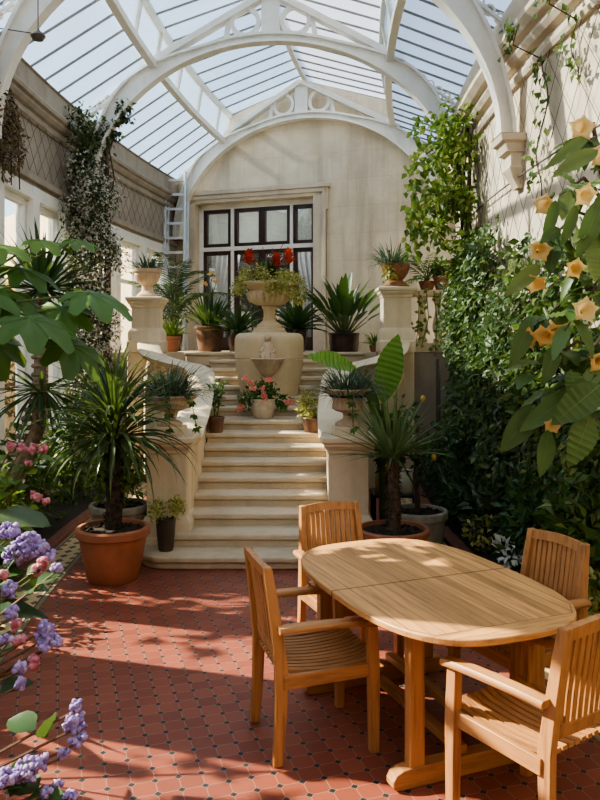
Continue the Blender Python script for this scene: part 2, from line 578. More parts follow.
M['alu'] = m_plain('aluminium', (.62, .64, .66), .4, .08, 8, metal=.6)
M['slate'] = m_plain('grey slab', (.38, .38, .37), .8, .12, 5)
M['wire'] = m_plain('dark wire', (.10, .085, .07), .6, .1, 8)
M['bark'] = m_plain('brown bark', (.14, .095, .065), .9, .4, 22, bump=.8)
M['barkpale'] = m_plain('pale grey brown bark', (.27, .205, .14), .9, .3, 20, bump=.8)
M['barkdark'] = m_plain('shaggy dark bark', (.075, .052, .038), .95, .5, 30, bump=1)
M['stem'] = m_plain('green stem', (.10, .14, .04), .6, .2, 20)
M['stembrown'] = m_plain('brown stem', (.16, .08, .045), .6, .2, 20)
M['leaf_dark'] = m_leaf('dark green leaf', (.012, .035, .012), (.035, .085, .022), trans=.2)
M['leaf_mid'] = m_leaf('mid green leaf', (.025, .06, .012), (.07, .15, .03), trans=.3)
M['leaf_light'] = m_leaf('fresh green leaf', (.06, .12, .02), (.16, .26, .04), trans=.35)
M['leaf_drac'] = m_leaf('grey green sword leaf', (.022, .045, .016), (.075, .115, .048), trans=.2, rough=.35)
M['leaf_pale'] = m_leaf('pale green blade', (.06, .10, .04), (.13, .19, .08), trans=.25)
M['leaf_blue'] = m_leaf('blue green grass', (.03, .055, .045), (.09, .13, .10), trans=.2)
M['leaf_yellow'] = m_leaf('yellow green leaf', (.16, .17, .04), (.40, .37, .11), (.58, .52, .20), trans=.3)
M['leaf_vine'] = m_leaf('vine leaf', (.02, .045, .012), (.07, .13, .025), (.20, .22, .06), trans=.3)
M['leaf_vinelight'] = m_leaf('sunny vine leaf', (.04, .08, .015), (.13, .20, .035), (.30, .30, .08), trans=.35)
M['leaf_ivy'] = m_leaf('ivy leaf', (.025, .052, .022), (.07, .12, .04), (.20, .24, .10), trans=.25)
M['leaf_brug'] = m_leaf('soft grey green leaf', (.035, .07, .02), (.075, .135, .035), (.13, .17, .05), trans=.22)
M['leaf_jas'] = m_leaf('jasmine leaf', (.012, .022, .008), (.04, .06, .02), (.10, .11, .04), trans=.2)
M['leaf_banana'] = m_leaf('banana leaf', (.09, .20, .025), (.16, .30, .05), trans=.45)
M['leaf_dry'] = m_leaf('dry brown leaf', (.10, .07, .03), (.24, .17, .08), trans=.2)
M['leaf_grey'] = m_leaf('white green leaf', (.35, .38, .30), (.6, .62, .55), trans=.2)
M['leaf_silver'] = m_leaf('dark glossy leaf', (.015, .03, .014), (.05, .075, .03), trans=.15, rough=.3)
M['fl_purple'] = m_leaf('violet petals', (.34, .24, .58), (.50, .38, .74), (.66, .54, .84), trans=.25, rough=.8)
M['fl_pink'] = m_leaf('pink petals', (.66, .20, .28), (.82, .40, .46), trans=.25, rough=.7)
M['fl_coral'] = m_leaf('coral petals', (.80, .24, .20), (.88, .44, .38), trans=.25, rough=.7)
M['fl_red'] = m_leaf('red bracts', (.62, .05, .015), (.80, .14, .05), trans=.2, rough=.5)
M['fl_white'] = m_leaf('white blossom', (.42, .40, .34), (.66, .64, .56), trans=.25, rough=.8)
M['fl_yellow'] = m_leaf('apricot petals', (.84, .54, .18), (.90, .70, .34), trans=.25, rough=.6)
M['lemon'] = m_plain('yellow fruit', (.55, .36, .08), .6, .2, 20)
M['wax'] = m_plain('pale candle wax', (.72, .66, .5), .6, .08, 10)
M['tablemetal'] = m_plain('black metal', (.02, .02, .02), .5, .1, 10)
M['outside'] = m_stone('sunny outside wall', (.85, .72, .52), (.7, .58, .40), (.45, .36, .22), .4)
M['ground'] = m_plain('gravel', (.35, .30, .22), .9, .25, 20)

# ------------------------------------------------------------------ room shell
YS = [(-3.2 + i * .3) for i in range(65)]         # stations along the curved axis (to 16.0)
WO = 2.72                                            # half width
YEND = 15.4


def ribbon(o0, o1, z0, z1, ys, mb=None, uv=False):
    """curved solid between offsets and heights"""
    mb = mb or MB()
    b = len(mb.v)
    vs = []
    for y in ys:
        vs += [pt(o0, y, z0), pt(o1, y, z0), pt(o1, y, z1), pt(o0, y, z1)]
    n = len(ys); fs = []
    for i in range(n - 1):
        for k in range(4):
            fs.append((i * 4 + k, i * 4 + (k + 1) % 4, i * 4 + 4 + (k + 1) % 4, i * 4 + 4 + k))
    fs += [(3, 2, 1, 0), tuple((n - 1) * 4 + k for k in range(4))]
    mb.add(vs, fs)
    return mb


def yrange(a, b, step=.3):
    n = max(1, int(round((b - a) / step)))
    return [a + (b - a) * i / n for i in range(n + 1)]


# floor slab
mb = MB()
ys = yrange(-3.3, 15.6)
n = len(ys)
vs = [pt(-3.0, y, 0) for y in ys] + [pt(3.0, y, 0) for y in ys] + [pt(-3.0, y, -.2) for y in ys] + [pt(3.0, y, -.2) for y in ys]
fs = [(i, n + i, n + i + 1, i + 1) for i in range(n - 1)] + [(2 * n + i, 2 * n + i + 1, 3 * n + i + 1, 3 * n + i) for i in range(n - 1)]
fs += [(i, i + 1, 2 * n + i + 1, 2 * n + i) for i in range(n - 1)] + [(n + i, 3 * n + i, 3 * n + i + 1, n + i + 1) for i in range(n - 1)]
mb.add(vs, fs)
struct('floor', mb, M['tile'])


def border(name, o0, o1, y0, y1):
    mb = MB(); ys = yrange(y0, y1, .2); mb.uv = []
    vs = []
    for y in ys:
        vs += [pt(o0, y, .006), pt(o1, y, .006)]; mb.uv += [(y, 0), (y, 1)]
    mb.add(vs, [(2 * i, 2 * i + 1, 2 * i + 3, 2 * i + 2) for i in range(len(ys) - 1)])
    return struct(name, mb, M['border'])


border('trim_1', -1.86, -1.54, -3, 11.6)
border('trim_2', 1.60, 1.92, -3, 11.6)
struct('trim_3', ribbon(-1.98, -1.86, 0, .05, yrange(-3, 11.6)), M['kerb'], bevel=.01)
struct('trim_4', ribbon(1.92, 2.06, 0, .05, yrange(-3, 11.6)), M['kerb'], bevel=.01)
for nm, a, b in (('ground_bed_1', -2.70, -1.98), ('ground_bed_2', 2.06, 2.70)):
    mb = ribbon(a, b, 0, .045, yrange(-3, 11.6))
    struct(nm, mb, M['soil'])

# left wall: dwarf wall, frieze and solid piers between big white windows
WINS = [(-2.6, -.2), (.3, 2.2), (2.7, 4.85), (5.35, 7.2), (8.1, 10.15), (10.85, 14.2)]
ZS, ZH = .34, 3.86
mb = ribbon(-3.0, -WO, 0, ZS, yrange(-3.3, YEND))
ribbon(-3.0, -WO, ZH, 4.74, yrange(-3.3, YEND), mb)
edge = [-3.3] + [q for w in WINS for q in w] + [YEND]
for i in range(0, len(edge), 2):
    ribbon(-3.0, -WO, ZS, ZH, yrange(edge[i], edge[i + 1]), mb)
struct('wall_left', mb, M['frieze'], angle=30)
# right wall
mb = ribbon(WO, 3.0, 0, 4.74, yrange(-3.3, 14.2))
struct('wall_right', mb, M['wall'], angle=30)

# cornices
profL = [(-.02, 4.60), (.02, 4.60), (.05, 4.63), (.05, 4.66), (.02, 4.67), (.02, 4.72), (.06, 4.74), (.09, 4.78), (.09, 4.81), (.13, 4.83), (.14, 4.87), (.12, 4.90), (.06, 4.92), (.05, 5.18), (.08, 5.20), (.02, 5.22), (-.28, 5.22), (-.28, 4.60)]
profR = [(-.02, 4.58), (.04, 4.58), (.06, 4.62), (.06, 4.66), (.03, 4.67), (.03, 4.73), (.09, 4.75), (.13, 4.80), (.13, 4.84), (.19, 4.86), (.25, 4.92), (.25, 4.97), (.17, 4.99), (.20, 5.08), (.20, 5.20), (.15, 5.33), (.06, 5.42), (.0, 5.44), (-.28, 5.44), (-.28, 4.62)]


def cornice(name, prof, side, y0, y1, mat):
    ys = yrange(y0, y1, .25); mb = MB()
    path = [pt(side * WO, y, 0) for y in ys]
    Z = Vector((0, 0, 1))
    mb.sweep(path, prof, True, lambda i: (nrm(ys[i]) * (-side), Z))
    return struct(name, mb, mat, angle=25)


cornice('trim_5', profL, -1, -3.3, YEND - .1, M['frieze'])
cornice('trim_6', profR, 1, -3.3, 14.0, M['cornice'])
# small picture rail above the windows of the left wall
struct('trim_7', ribbon(-WO - .02, -WO + .05, 3.9, 3.98, yrange(-3.3, YEND - .1)), M['frieze'], bevel=.01)

# left windows
for wi, (a, b) in enumerate(WINS):
    root = sroot('window_%d' % (wi + 1), pt(-2.84, (a + b) / 2, ZS))
    fr = MB()
    L = b - a
    nm = 3 if L > 2.3 else 2
    sts = [a + L * i / nm for i in range(nm + 1)]
    for i, y in enumerate(sts):
        w = .18 if 0 < i < nm else .14
        yy = y + (.07 if i == 0 else (-.07 if i == nm else 0))
        ribbon(-2.93, -2.70, ZS, ZH, [yy - w / 2, yy + w / 2], fr)
    ribbon(-2.92, -2.71, ZH - .16, ZH, yrange(a, b), fr)
    ribbon(-2.96, -2.66, ZS, ZS + .10, yrange(a, b), fr)
    obj('window_frame', fr, M['white'], root, bevel=.008)
    for i in range(nm):
        sash = MB()
        p0, p1 = sts[i] + .10, sts[i + 1] - .10
        for (q0, q1, z0, z1) in ((p0, p0 + .06, ZS + .1, ZH - .16), (p1 - .06, p1, ZS + .1, ZH - .16), (p0, p1, ZS + .1, ZS + .2), (p0, p1, ZH - .24, ZH - .16), (p0, p1, 3.0, 3.06)):
            ribbon(-2.88, -2.80, z0, z1, [q0, q1], sash)
        s = obj('sash', sash, M['white'], root, bevel=.005)
        gl = MB(); ribbon(-2.842, -2.836, ZS + .18, ZH - .22, [p0 + .04, p1 - .04], gl)
        obj('pane', gl, M['glass'], s)

# ------------------------------------------------------------------ back wall (turned 19 degrees)
BA = R_(19.3)
BU = Vector((math.cos(BA), -math.sin(BA), 0)); BN = Vector((-math.sin(BA), -math.cos(BA), 0)); BO = Vector((.1, 14.2, 0))


def bw(u, z, n=0.0):
    return BO + BU * u + BN * n + Vector((0, 0, z))


def bbox(mb, u0, u1, z0, z1, n0, n1):
    vs = [bw(u, z, n) for z in (z0, z1) for u, n in ((u0, n0), (u1, n0), (u1, n1), (u0, n1))]
    mb.add(vs, [(3, 2, 1, 0), (4, 5, 6, 7), (0, 1, 5, 4), (1, 2, 6, 5), (2, 3, 7, 6), (3, 0, 4, 7)])


TZ = 1.84                      # terrace height
DU0, DU1, DZ = -2.263, .170, 4.71
mb = MB(); mb.uv = []
for (u0, u1, z0, z1) in ((-3.0, DU0, 0, 5.05), (DU1, 3.0, 0, 5.05), (DU0, DU1, DZ, 5.05), (DU0, DU1, 0, TZ)):
    bbox(mb, u0, u1, z0, z1, 0, -.35)
    for z in (z0, z1):
        for u in (u0, u1, u1, u0): mb.uv.append((u, z))
gp = [(-2.95, 5.05), (2.95, 5.05), (2.86, 5.22), (1.68, 5.86), (1.58, 6.34), (0, 6.88), (-1.62, 6.34), (-1.72, 5.84), (-2.9, 5.12)]
vs = [bw(u, z, 0) for u, z in gp] + [bw(u, z, -.35) for u, z in gp]
mb.add(vs, [tuple(range(9)), tuple(range(17, 8, -1))] + [(k, 9 + k, 9 + (k + 1) % 9, (k + 1) % 9) for k in range(9)])
mb.uv += [(u, z) for u, z in gp] * 2
struct('wall_back', mb, M['back'], smooth=False)
# door surround
mb = MB()
bbox(mb, -2.516, DU0, TZ, 4.80, .0, .07); bbox(mb, DU1, .423, TZ, 4.80, .0, .07)
bbox(mb, -2.516, .423, DZ, 4.88, .0, .07); bbox(mb, -2.60, .50, 4.86, 4.95, .0, .13)
bbox(mb, -2.516, -2.45, TZ, 4.86, .0, .10); bbox(mb, .36, .423, TZ, 4.86, .0, .10); bbox(mb, -2.516, .423, 4.78, 4.86, .0, .10)
bbox(mb, .40, .46, 4.45, 4.95, 0, .09); bbox(mb, -2.56, -2.5, 4.45, 4.95, 0, .09)
struct('trim_8', mb, M['cornice'], bevel=.008)
# glazed doors
door = sroot('door_1', bw(-1.05, TZ, -.15))
mb = MB()
TR = 3.82
for u0, u1 in ((DU0, DU0 + .08), (-1.585, -1.52), (-.355, -.295), (DU1 - .03, DU1)):
    bbox(mb, u0, u1, TZ, DZ, -.22, -.12)
bbox(mb, DU0, DU1, TR - .03, TR + .05, -.22, -.115); bbox(mb, DU0, DU1, DZ - .10, DZ, -.22, -.12)
obj('door_frame', mb, M['white'], door, bevel=.006)
cells = [(DU0 + .08, -1.585), (-1.52, -.94), (-.94, -.355), (-.295, DU1 - .03)]
for (u0, u1) in cells:
    for (z0, z1, w) in ((TZ + .02, TR - .03, .075), (TR + .05, DZ - .10, .07)):
        fm = MB()
        bbox(fm, u0, u0 + w, z0, z1, -.24, -.15); bbox(fm, u1 - w, u1, z0, z1, -.24, -.15)
        bbox(fm, u0, u1, z0, z0 + w * (3.2 if z0 < 2 else 1), -.24, -.15); bbox(fm, u0, u1, z1 - w, z1, -.24, -.15)
        s = obj('sash', fm, M['brown'], door, bevel=.006)
        g = MB(); bbox(g, u0 + w * .8, u1 - w * .8, z0 + w * .8, z1 - w * .8, -.20, -.19)
        obj('pane', g, M['doorglass'], s)
# notice sheets taped inside the door
for u, z, w, h in ((-1.38, 2.30, .2, .3),):
    g = MB(); bbox(g, u, u + w, z, z + h, -.183, -.186)
    obj('notice_sheet', g, M['blind'], door)
# room behind, its gloom painted into near-black walls
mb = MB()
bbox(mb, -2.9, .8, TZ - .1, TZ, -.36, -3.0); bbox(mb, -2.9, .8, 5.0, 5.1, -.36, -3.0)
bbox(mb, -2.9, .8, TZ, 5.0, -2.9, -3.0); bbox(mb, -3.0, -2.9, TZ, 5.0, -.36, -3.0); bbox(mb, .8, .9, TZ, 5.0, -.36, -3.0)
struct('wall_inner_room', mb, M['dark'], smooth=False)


def curtain(u0, u1, z0, z1, pinch, n0):
    mb = MB(); vs = []; nu, nz = 28, 10
    for j in range(nz + 1):
        t = j / nz; z = z1 + (z0 - z1) * t
        w = 1 - .55 * math.sin(PI * min(1, t * 1.0) * .62) ** 1.5
        for i in range(nu + 1):
            q = i / nu
            u = (u0 + (u1 - u0) * q * w) if pinch < 0 else (u1 - (u1 - u0) * (1 - q) * w)
            vs.append(bw(u, z, n0 + .035 * math.sin(q * 34 + t)))
    fs = [(j * (nu + 1) + i, j * (nu + 1) + i + 1, (j + 1) * (nu + 1) + i + 1, (j + 1) * (nu + 1) + i) for j in range(nz) for i in range(nu)]
    mb.add(vs, fs); return mb


o = obj('curtain', curtain(-2.15, -1.5, TZ + .05, 3.8, -1, -.45), M['curtain'])
tag(o, 'grey net curtain tied back behind the glazed door, on the ladder side', 'curtain')
o = obj('curtain', curtain(-.5, .12, TZ + .05, 3.8, 1, -.45), M['curtain'])
tag(o, 'grey net curtain tied back behind the glazed door, beside the blank wall', 'curtain')
for i, (u0, u1) in enumerate(cells):
    mb = MB(); bbox(mb, u0 + .05, u1 - .05, TR + .1, DZ - .14, -.245, -.25)
    tx = ['above the door panel nearest the ladder', 'above the door, second pane from the ladder', 'above the door, third pane from the ladder', 'above the door, pane farthest from the ladder']
    tag(obj('window_blind', mb, M['blind']), 'pale lowered blind ' + tx[i], 'blind')
il = bpy.data.lights.new('blind_fill_light', 'POINT'); il.energy = 90; il.shadow_soft_size = .5; il.color = (.92, .97, 1.0)  # fill lamp added behind the blinds to brighten them and the curtains
ilo = bpy.data.objects.new('blind_fill_light', il); COL.objects.link(ilo); ilo.location = bw(-1.05, 4.2, -1.3)
# end wall behind the photographer
mb = MB()
a, b = pt(-3.0, -3.2, 0), pt(3.0, -3.2, 0)
d = (b - a).normalized(); nn = Vector((d.y, -d.x, 0))
vs = [a, b, b + nn * .2, a + nn * .2]; vs += [v + Vector((0, 0, 7)) for v in vs]
mb.add(vs, [(3, 2, 1, 0), (4, 5, 6, 7), (0, 1, 5, 4), (1, 2, 6, 5), (2, 3, 7, 6), (3, 0, 4, 7)])
struct('wall_front', mb, M['wall'], smooth=False)

# ------------------------------------------------------------------ roof
EO, EZ = 2.80, 5.16          # eaves
CO0, CZ0 = 1.64, 5.88        # foot of the lantern lights
CO1, CZ1 = 1.55, 6.36        # head of the lantern lights
RZ = 6.90
BAYS = [(-3.2, .2), (.2, 2.6), (2.6, 5.0), (5.0, 7.6), (7.6, 10.55), (10.55, 14.95)]
ceil = sroot('ceiling', pt(0, 8, RZ))


def yskew(o, y, yb):
    """the last bay ends against the turned back wall"""
    return y - max(0, (y - 12.4) / 2.55) * (.095 * (o + 2.7)) * 1.0


def sheet(o0, z0, o1, z1, ys, th=.012):
    mb = MB(); vs = []
    for y in ys:
        vs += [pt(o0, yskew(o0, y, 0), z0), pt(o1, yskew(o1, y, 0), z1)]
    mb.add(vs, [(2 * i, 2 * i + 1, 2 * i + 3, 2 * i + 2) for i in range(len(ys) - 1)])
    return mb


for (a, b) in BAYS:
    ys = yrange(a, b, .45)
    for sgn in (-1, 1):
        for (o0, z0, o1, z1) in ((EO, EZ if sgn < 0 else EZ + .26, CO0, CZ0), (CO1 + .05, CZ1 + .03, 0, RZ)):
            g = sheet(sgn * o0, z0, sgn * o1, z1, ys)
            s = obj('roof_glass', g, M['roofglass'] if sgn < 0 else M['roofwhite'], ceil, smooth=False)
            bars = MB()
            for y in ys[:-1]:
                bars.bar(pt(sgn * o0, yskew(sgn * o0, y, 0), z0 - .02), pt(sgn * o1, yskew(sgn * o1, y, 0), z1 - .02), .013, .028)
            obj('glazing_bars', bars, M['bar'], s, smooth=False)
        # upright lantern lights
        g = sheet(sgn * CO0, CZ0, sgn * CO1, CZ1, ys)
        s = obj('lantern_glass', g, M['roofglass'], ceil, smooth=False)
        bars = MB()
        for y in yrange(a, b, 1.1):
            bars.bar(pt(sgn * CO0, yskew(sgn * CO0, y, 0), CZ0), pt(sgn * CO1, yskew(sgn * CO1, y, 0), CZ1), .06, .06)
        obj('lantern_bars', bars, M['iron'], s, smooth=False)


def beam(name, o, z, w, h, y0, y1, mat):
    ys = [yskew(o, y, 0) for y in yrange(y0, y1, .4)]; mb = MB(); path = [pt(o, y, z) for y in ys]
    Z = Vector((0, 0, 1))
    mb.sweep(path, [(-w / 2, -h / 2), (w / 2, -h / 2), (w / 2, h / 2), (-w / 2, h / 2)], True, lambda i: (nrm(ys[i]), Z))
    obj(name, mb, mat, ceil, smooth=False, bevel=.006)


for sgn in (-1, 1):
    beam('purlin', sgn * CO0, CZ0 - .02, .10, .10, -3.2, 14.9, M['iron'])
    beam('purlin', sgn * CO1, CZ1 + .02, .10, .09, -3.2, 14.9, M['iron'])
    beam('eaves_plate', sgn * (EO - .02), EZ - .02 if sgn < 0 else EZ + .24, .08, .05, -3.2, 14.9, M['iron'])
beam('ridge_beam', 0, RZ - .03, .08, .10, -3.2, 14.9, M['iron'])

# arches
AZ, AA, AB = 4.02, 2.50, 2.10


def arch(yc, label, ang=None, ctr=None, th=.16, foot=True):
    c = pt(0, yc, 0) if ctr is None else ctr
    ax = nrm(yc) if ang is None else ang
    ay = Vector((-ax.y, ax.x, 0)); Z = Vector((0, 0, 1))
    root = thing('roof_arch', label, 'arch', c + Vector((0, 0, AZ)))

    def q(o, z, n): return c + ax * o + ay * n + Z * z
    N = 44
    inn = []; out = []; nor = []
    for i in range(N + 1):
        t = PI * i / N
        inn.append((-AA * math.cos(t), AZ + AB * math.sin(t)))
    for i in range(N + 1):
        p0 = inn[max(0, i - 1)]; p1 = inn[min(N, i + 1)]
        dx, dz = p1[0] - p0[0], p1[1] - p0[1]; l = math.hypot(dx, dz)
        nor.append((-dz / l, dx / l))

    def band(w0, w1, hw):
        mb = MB(); vs = []
        for (o, z), (a, b) in zip(inn, nor):
            dp = .11 + .15 * max(0, min(1, (abs(o) - .9) / .8)) ** 1.3 - .13 * max(0, min(1, (abs(o) - 1.95) / .5))
            u0, u1 = (w0, w1) if w1 == .035 else ((w0, dp) if w1 == 0 else (dp + w0, dp + w1))
            for w, s in ((u0, -1), (u0, 1), (u1, 1), (u1, -1)):
                vs.append(q(o + a * w, z + b * w, s * hw))
        fs = []
        for i in range(N):
            for k in range(4):
                fs.append((i * 4 + k, i * 4 + (k + 1) % 4, i * 4 + 4 + (k + 1) % 4, i * 4 + 4 + k))
        fs += [(0, 1, 2, 3), tuple(N * 4 + k for k in (3, 2, 1, 0))]
        mb.add(vs, fs); return mb
    obj('soffit_flange', band(0, .035, th / 2), M['iron'], root, angle=30)
    obj('web_plate', band(.03, 0, .025), M['iron'], root, angle=30)
    obj('outer_flange', band(-.01, .025, th / 2), M['iron'], root, angle=30)
    # straight top members, king post, ring plates
    apex = AZ + AB + .74
    for s in (-1, 1):
        mb = MB(); mb.bar(q(0, apex - .04, 0), q(s * 1.84, 5.80, 0), th, .09, up=Z)
        obj('top_chord', mb, M['iron'], root, smooth=False, bevel=.005)
        mb = MB()
        # plate with a round hole: ring
        cx, cz, r0, r1 = s * .35, AZ + AB + .30, .155, .215
        vs = []; n = 28
        for k in range(n):
            t = 2 * PI * k / n
            for r in (r0, r1):
                for w in (-.03, .03):
                    vs.append(q(cx + r * math.cos(t), cz + r * math.sin(t), w))
        fs = []
        for k in range(n):
            a = k * 4; b = ((k + 1) % n) * 4
            fs += [(a, a + 1, b + 1, b), (a + 2, b + 2, b + 3, a + 3), (a, b, b + 2, a + 2), (a + 1, a + 3, b + 3, b + 1)]
        mb.add(vs, fs)
        obj('ring', mb, M['iron'], root, angle=30)
        mb = MB(); mb.bar(q(s * .62, AZ + AB + .09, 0), q(s * .56, AZ + AB + .42, 0), .04, .07, up=ax)
        obj('strut', mb, M['iron'], root, smooth=False)
    mb = MB(); mb.bar(q(0, AZ + AB, 0), q(0, apex, 0), .06, .25, up=ax)
    obj('king_post', mb, M['iron'], root, smooth=False, bevel=.005)
    # open scroll tracery in the spandrel next to the wall
    for s in (-1, 1):
        sc = MB()
        for k in range(6):
            o = s * (2.62 - .11 * k); z = 5.22 + .085 * k - .04
            n = 12
            sc.tube([q(o + .055 * math.cos(2 * PI * j / n), z - .03 + .055 * math.sin(2 * PI * j / n), 0) for j in range(n + 1)], .012, 5, False)
        sc.bar(q(s * 2.66, 5.10, 0), q(s * 2.0, 5.62, 0), .05, .03)
        obj('scroll_tracery', sc, M['iron'], root)
    return root


arch(7.6, 'white riveted iron roof arch nearest the viewer, resting on the bare stone corbel')
arch(10.5, 'white riveted iron roof arch whose feet are wrapped in climbers')
arch(0, 'white iron roof arch against the cream end wall above the door', ang=BU, ctr=bw(-.02, 0, .16))
arch(4.9, 'white iron roof arch over the oval table, mostly out of sight')

# corbels under the arch feet
CORB = [(.0, .34, .30), (-.07, .32, .30), (-.09, .27, .25), (-.17, .24, .22), (-.19, .19, .20), (-.30, .19, .20), (-.33, .21, .21), (-.42, .15, .15), (-.47, .11, .13), (-.52, .08, .12)]


def corbel(y, side, label):
    z = AZ + .02; base = pt(side * WO, y, z - .52); n = nrm(y) * (-side); t = Vector((-n.y, n.x, 0))
    root = thing('stone_corbel', label, 'corbel', base)

    def piece(pr, nm):
        mb = MB(); vs = []
        for dz, dep, hw in pr:
            dep *= .74
            for a, b in ((-.02, -1), (dep, -1), (dep, 1), (-.02, 1)):
                vs.append(pt(side * WO, y, z + dz) + n * a + t * (b * hw * .62))
        m = len(pr)
        fs = [(i * 4 + k, i * 4 + (k + 1) % 4, i * 4 + 4 + (k + 1) % 4, i * 4 + 4 + k) for i in range(m - 1) for k in range(4)]
        fs += [(0, 1, 2, 3), tuple((m - 1) * 4 + k for k in (3, 2, 1, 0))]
        mb.add(vs, fs); obj(nm, mb, M['cornice'], root, angle=30, bevel=.006)
    piece(CORB[:4], 'abacus'); piece(CORB[3:], 'bracket')


corbel(7.6, 1, 'stepped stone corbel under the white arch foot, standing clear of the climbers')
corbel(4.9, 1, 'stone corbel high on the wall above the apricot trumpet flowers')
corbel(10.5, 1, 'stone corbel buried in the sunlit climber')
corbel(10.5, -1, 'stone corbel buried in the white flowering climber')

# ------------------------------------------------------------------ stairs
RIS, TRD = .115, .33
F0 = 6.56
fronts = [F0 + i * TRD for i in range(9)] + [9.75 + i * TRD for i in range(7)]
SX = -.39
stair = thing('staircase', 'wide flight of worn cream stone steps climbing to the glazed door', 'stairs', (SX, F0, 0))


def step_outline(y0, y1, hw, rad, cx=SX):
    pts = []
    if rad <= .03:
        return [(cx - hw, y0), (cx + hw, y0), (cx + hw, y1), (cx - hw, y1)]
    for k in range(9):
        t = PI + (PI / 2) * k / 8
        pts.append((cx - hw + rad + rad * math.cos(t), y0 + rad + rad * math.sin(t)))
    for k in range(9):
        t = 1.5 * PI + (PI / 2) * k / 8
        pts.append((cx + hw - rad + rad * math.cos(t), y0 + rad + rad * math.sin(t)))
    return pts + [(cx + hw, y1), (cx - hw, y1)]


for i, fy in enumerate(fronts):
    z = RIS * (i + 1)
    y1 = fronts[i + 1] + .06 if i < 15 else 11.95
    hw, rad = (.72, .0)
    if i == 0: hw, rad = 1.06, .30
    elif i == 1: hw, rad = .80, .0
    elif i >= 8: hw = .80 + .03 * (i - 8)
    if i == 15: hw = 1.4
    mb = MB()
    if i == 0: y1 = 7.3
    mb.prism(step_outline(fy + .03, y1, hw - .02, rad), 0 if i < 9 else z - RIS - .1, z - .05)
    obj_r = mb
    mb.prism(step_outline(fy, y1, hw, rad), z - .052, z)
    obj('step', mb, M['step'], stair, bevel=.016, seg=3, angle=50)

# terrace slab (upper floor) and retaining walls
mb = MB()
poly = [pt(-WO, 11.78, 0), pt(WO, 11.66, 0)]
poly = [(pt(-WO, 11.85, 0).x, 11.85), (pt(WO, 11.85, 0).x, 11.85)]
ys_ = yrange(12.1, 13.45); poly += [(pt(WO, y, 0).x, pt(WO, y, 0).y) for y in ys_]
ys_ = yrange(15.0, 12.1, -.3)
poly += [(pt(-WO, y, 0).x, pt(-WO, y, 0).y) for y in ys_]
mb.prism(poly, 0.0, TZ)
struct('floor_terrace', mb, M['step'], smooth=False)

# ---- lower pedestals
def pedestal(name, cx, cy, w, d, h, label, base=.0, capblock=True):
    root = thing(name, label, 'pedestal', (cx, cy, base))

    def sq(prof):
        mb = MB(); vs = []
        for e, z in prof:
            a, b = w / 2 + e, d / 2 + e
            vs += [(cx - a, cy - b, base + z), (cx + a, cy - b, base + z), (cx + a, cy + b, base + z), (cx - a, cy + b, base + z)]
        m = len(prof)
        mb.add(vs, [(i * 4 + k, i * 4 + (k + 1) % 4, i * 4 + 4 + (k + 1) % 4, i * 4 + 4 + k) for i in range(m - 1) for k in range(4)] + [(3, 2, 1, 0), tuple((m - 1) * 4 + k for k in range(4))])
        return mb
    obj('plinth', sq([(.06, 0), (.06, .16), (.045, .18), (.045, .30), (.03, .33), (.0, .37)]), M['ped'], root, angle=30, bevel=.006)
    obj('shaft', sq([(0, .36), (0, h - .16)]), M['ped'], root, angle=30, bevel=.008)
    obj('cap', sq([(.0, h - .17), (.015, h - .15), (.015, h - .13), (.05, h - .09), (.05, h - .07), (.075, h - .05), (.075, h - .01), (.06, h)]), M['ped'], root, angle=30, bevel=.004)
    if capblock:
        obj('urn_block', sq([(-.04, h - .002), (-.04, h + .07), (-.05, h + .08)]), M['ped'], root, angle=30, bevel=.006)
    return root


PH = 1.10
LPX, RPX, PY = -1.24, .455, 7.24
pedestal('stone_pedestal', LPX, PY, .37, .37, PH, 'square cream stone pedestal behind the big terracotta tub, carrying a shallow urn')
pedestal('stone_pedestal', RPX, PY, .37, .37, PH, 'square cream stone pedestal behind the slatted chairs, carrying a fluted urn')
# ---- upper piers
UZ = 1.0
pedestal('stone_pier', -2.32, 11.55, .40, .42, UZ - .17, 'cream stone pier at the stair top in front of the ladder', base=TZ, capblock=False)
pedestal('stone_pier', 1.45, 11.55, .42, .44, UZ - .02, 'cream stone pier at the stair top carrying a terracotta bowl of spiky leaves', base=TZ, capblock=False)
for sx, wd in ((-2.32, .5), (1.45, .5)):
    mb = MB(); mb.box2((sx - wd / 2, 11.3, 0), (sx + wd / 2, 11.80, TZ))
    struct('wall_pier_base_%d' % (1 if sx < 0 else 2), mb, M['ped'], bevel=.01)


def smooth_path(pts, n=30):
    pts = [Vector(p) for p in pts]; out = []
    ext = [pts[0] * 2 - pts[1]] + pts + [pts[-1] * 2 - pts[-2]]
    for i in range(len(pts) - 1):
        p0, p1, p2, p3 = ext[i:i + 4]
        m = max(2, n // (len(pts) - 1))
        for k in range(m):
            t = k / m
            out.append(.5 * ((2 * p1) + (p2 - p0) * t + (2 * p0 - 5 * p1 + 4 * p2 - p3) * t * t + (3 * p1 - p0 - 3 * p2 + p3) * t ** 3))
    out.append(pts[-1]); return out


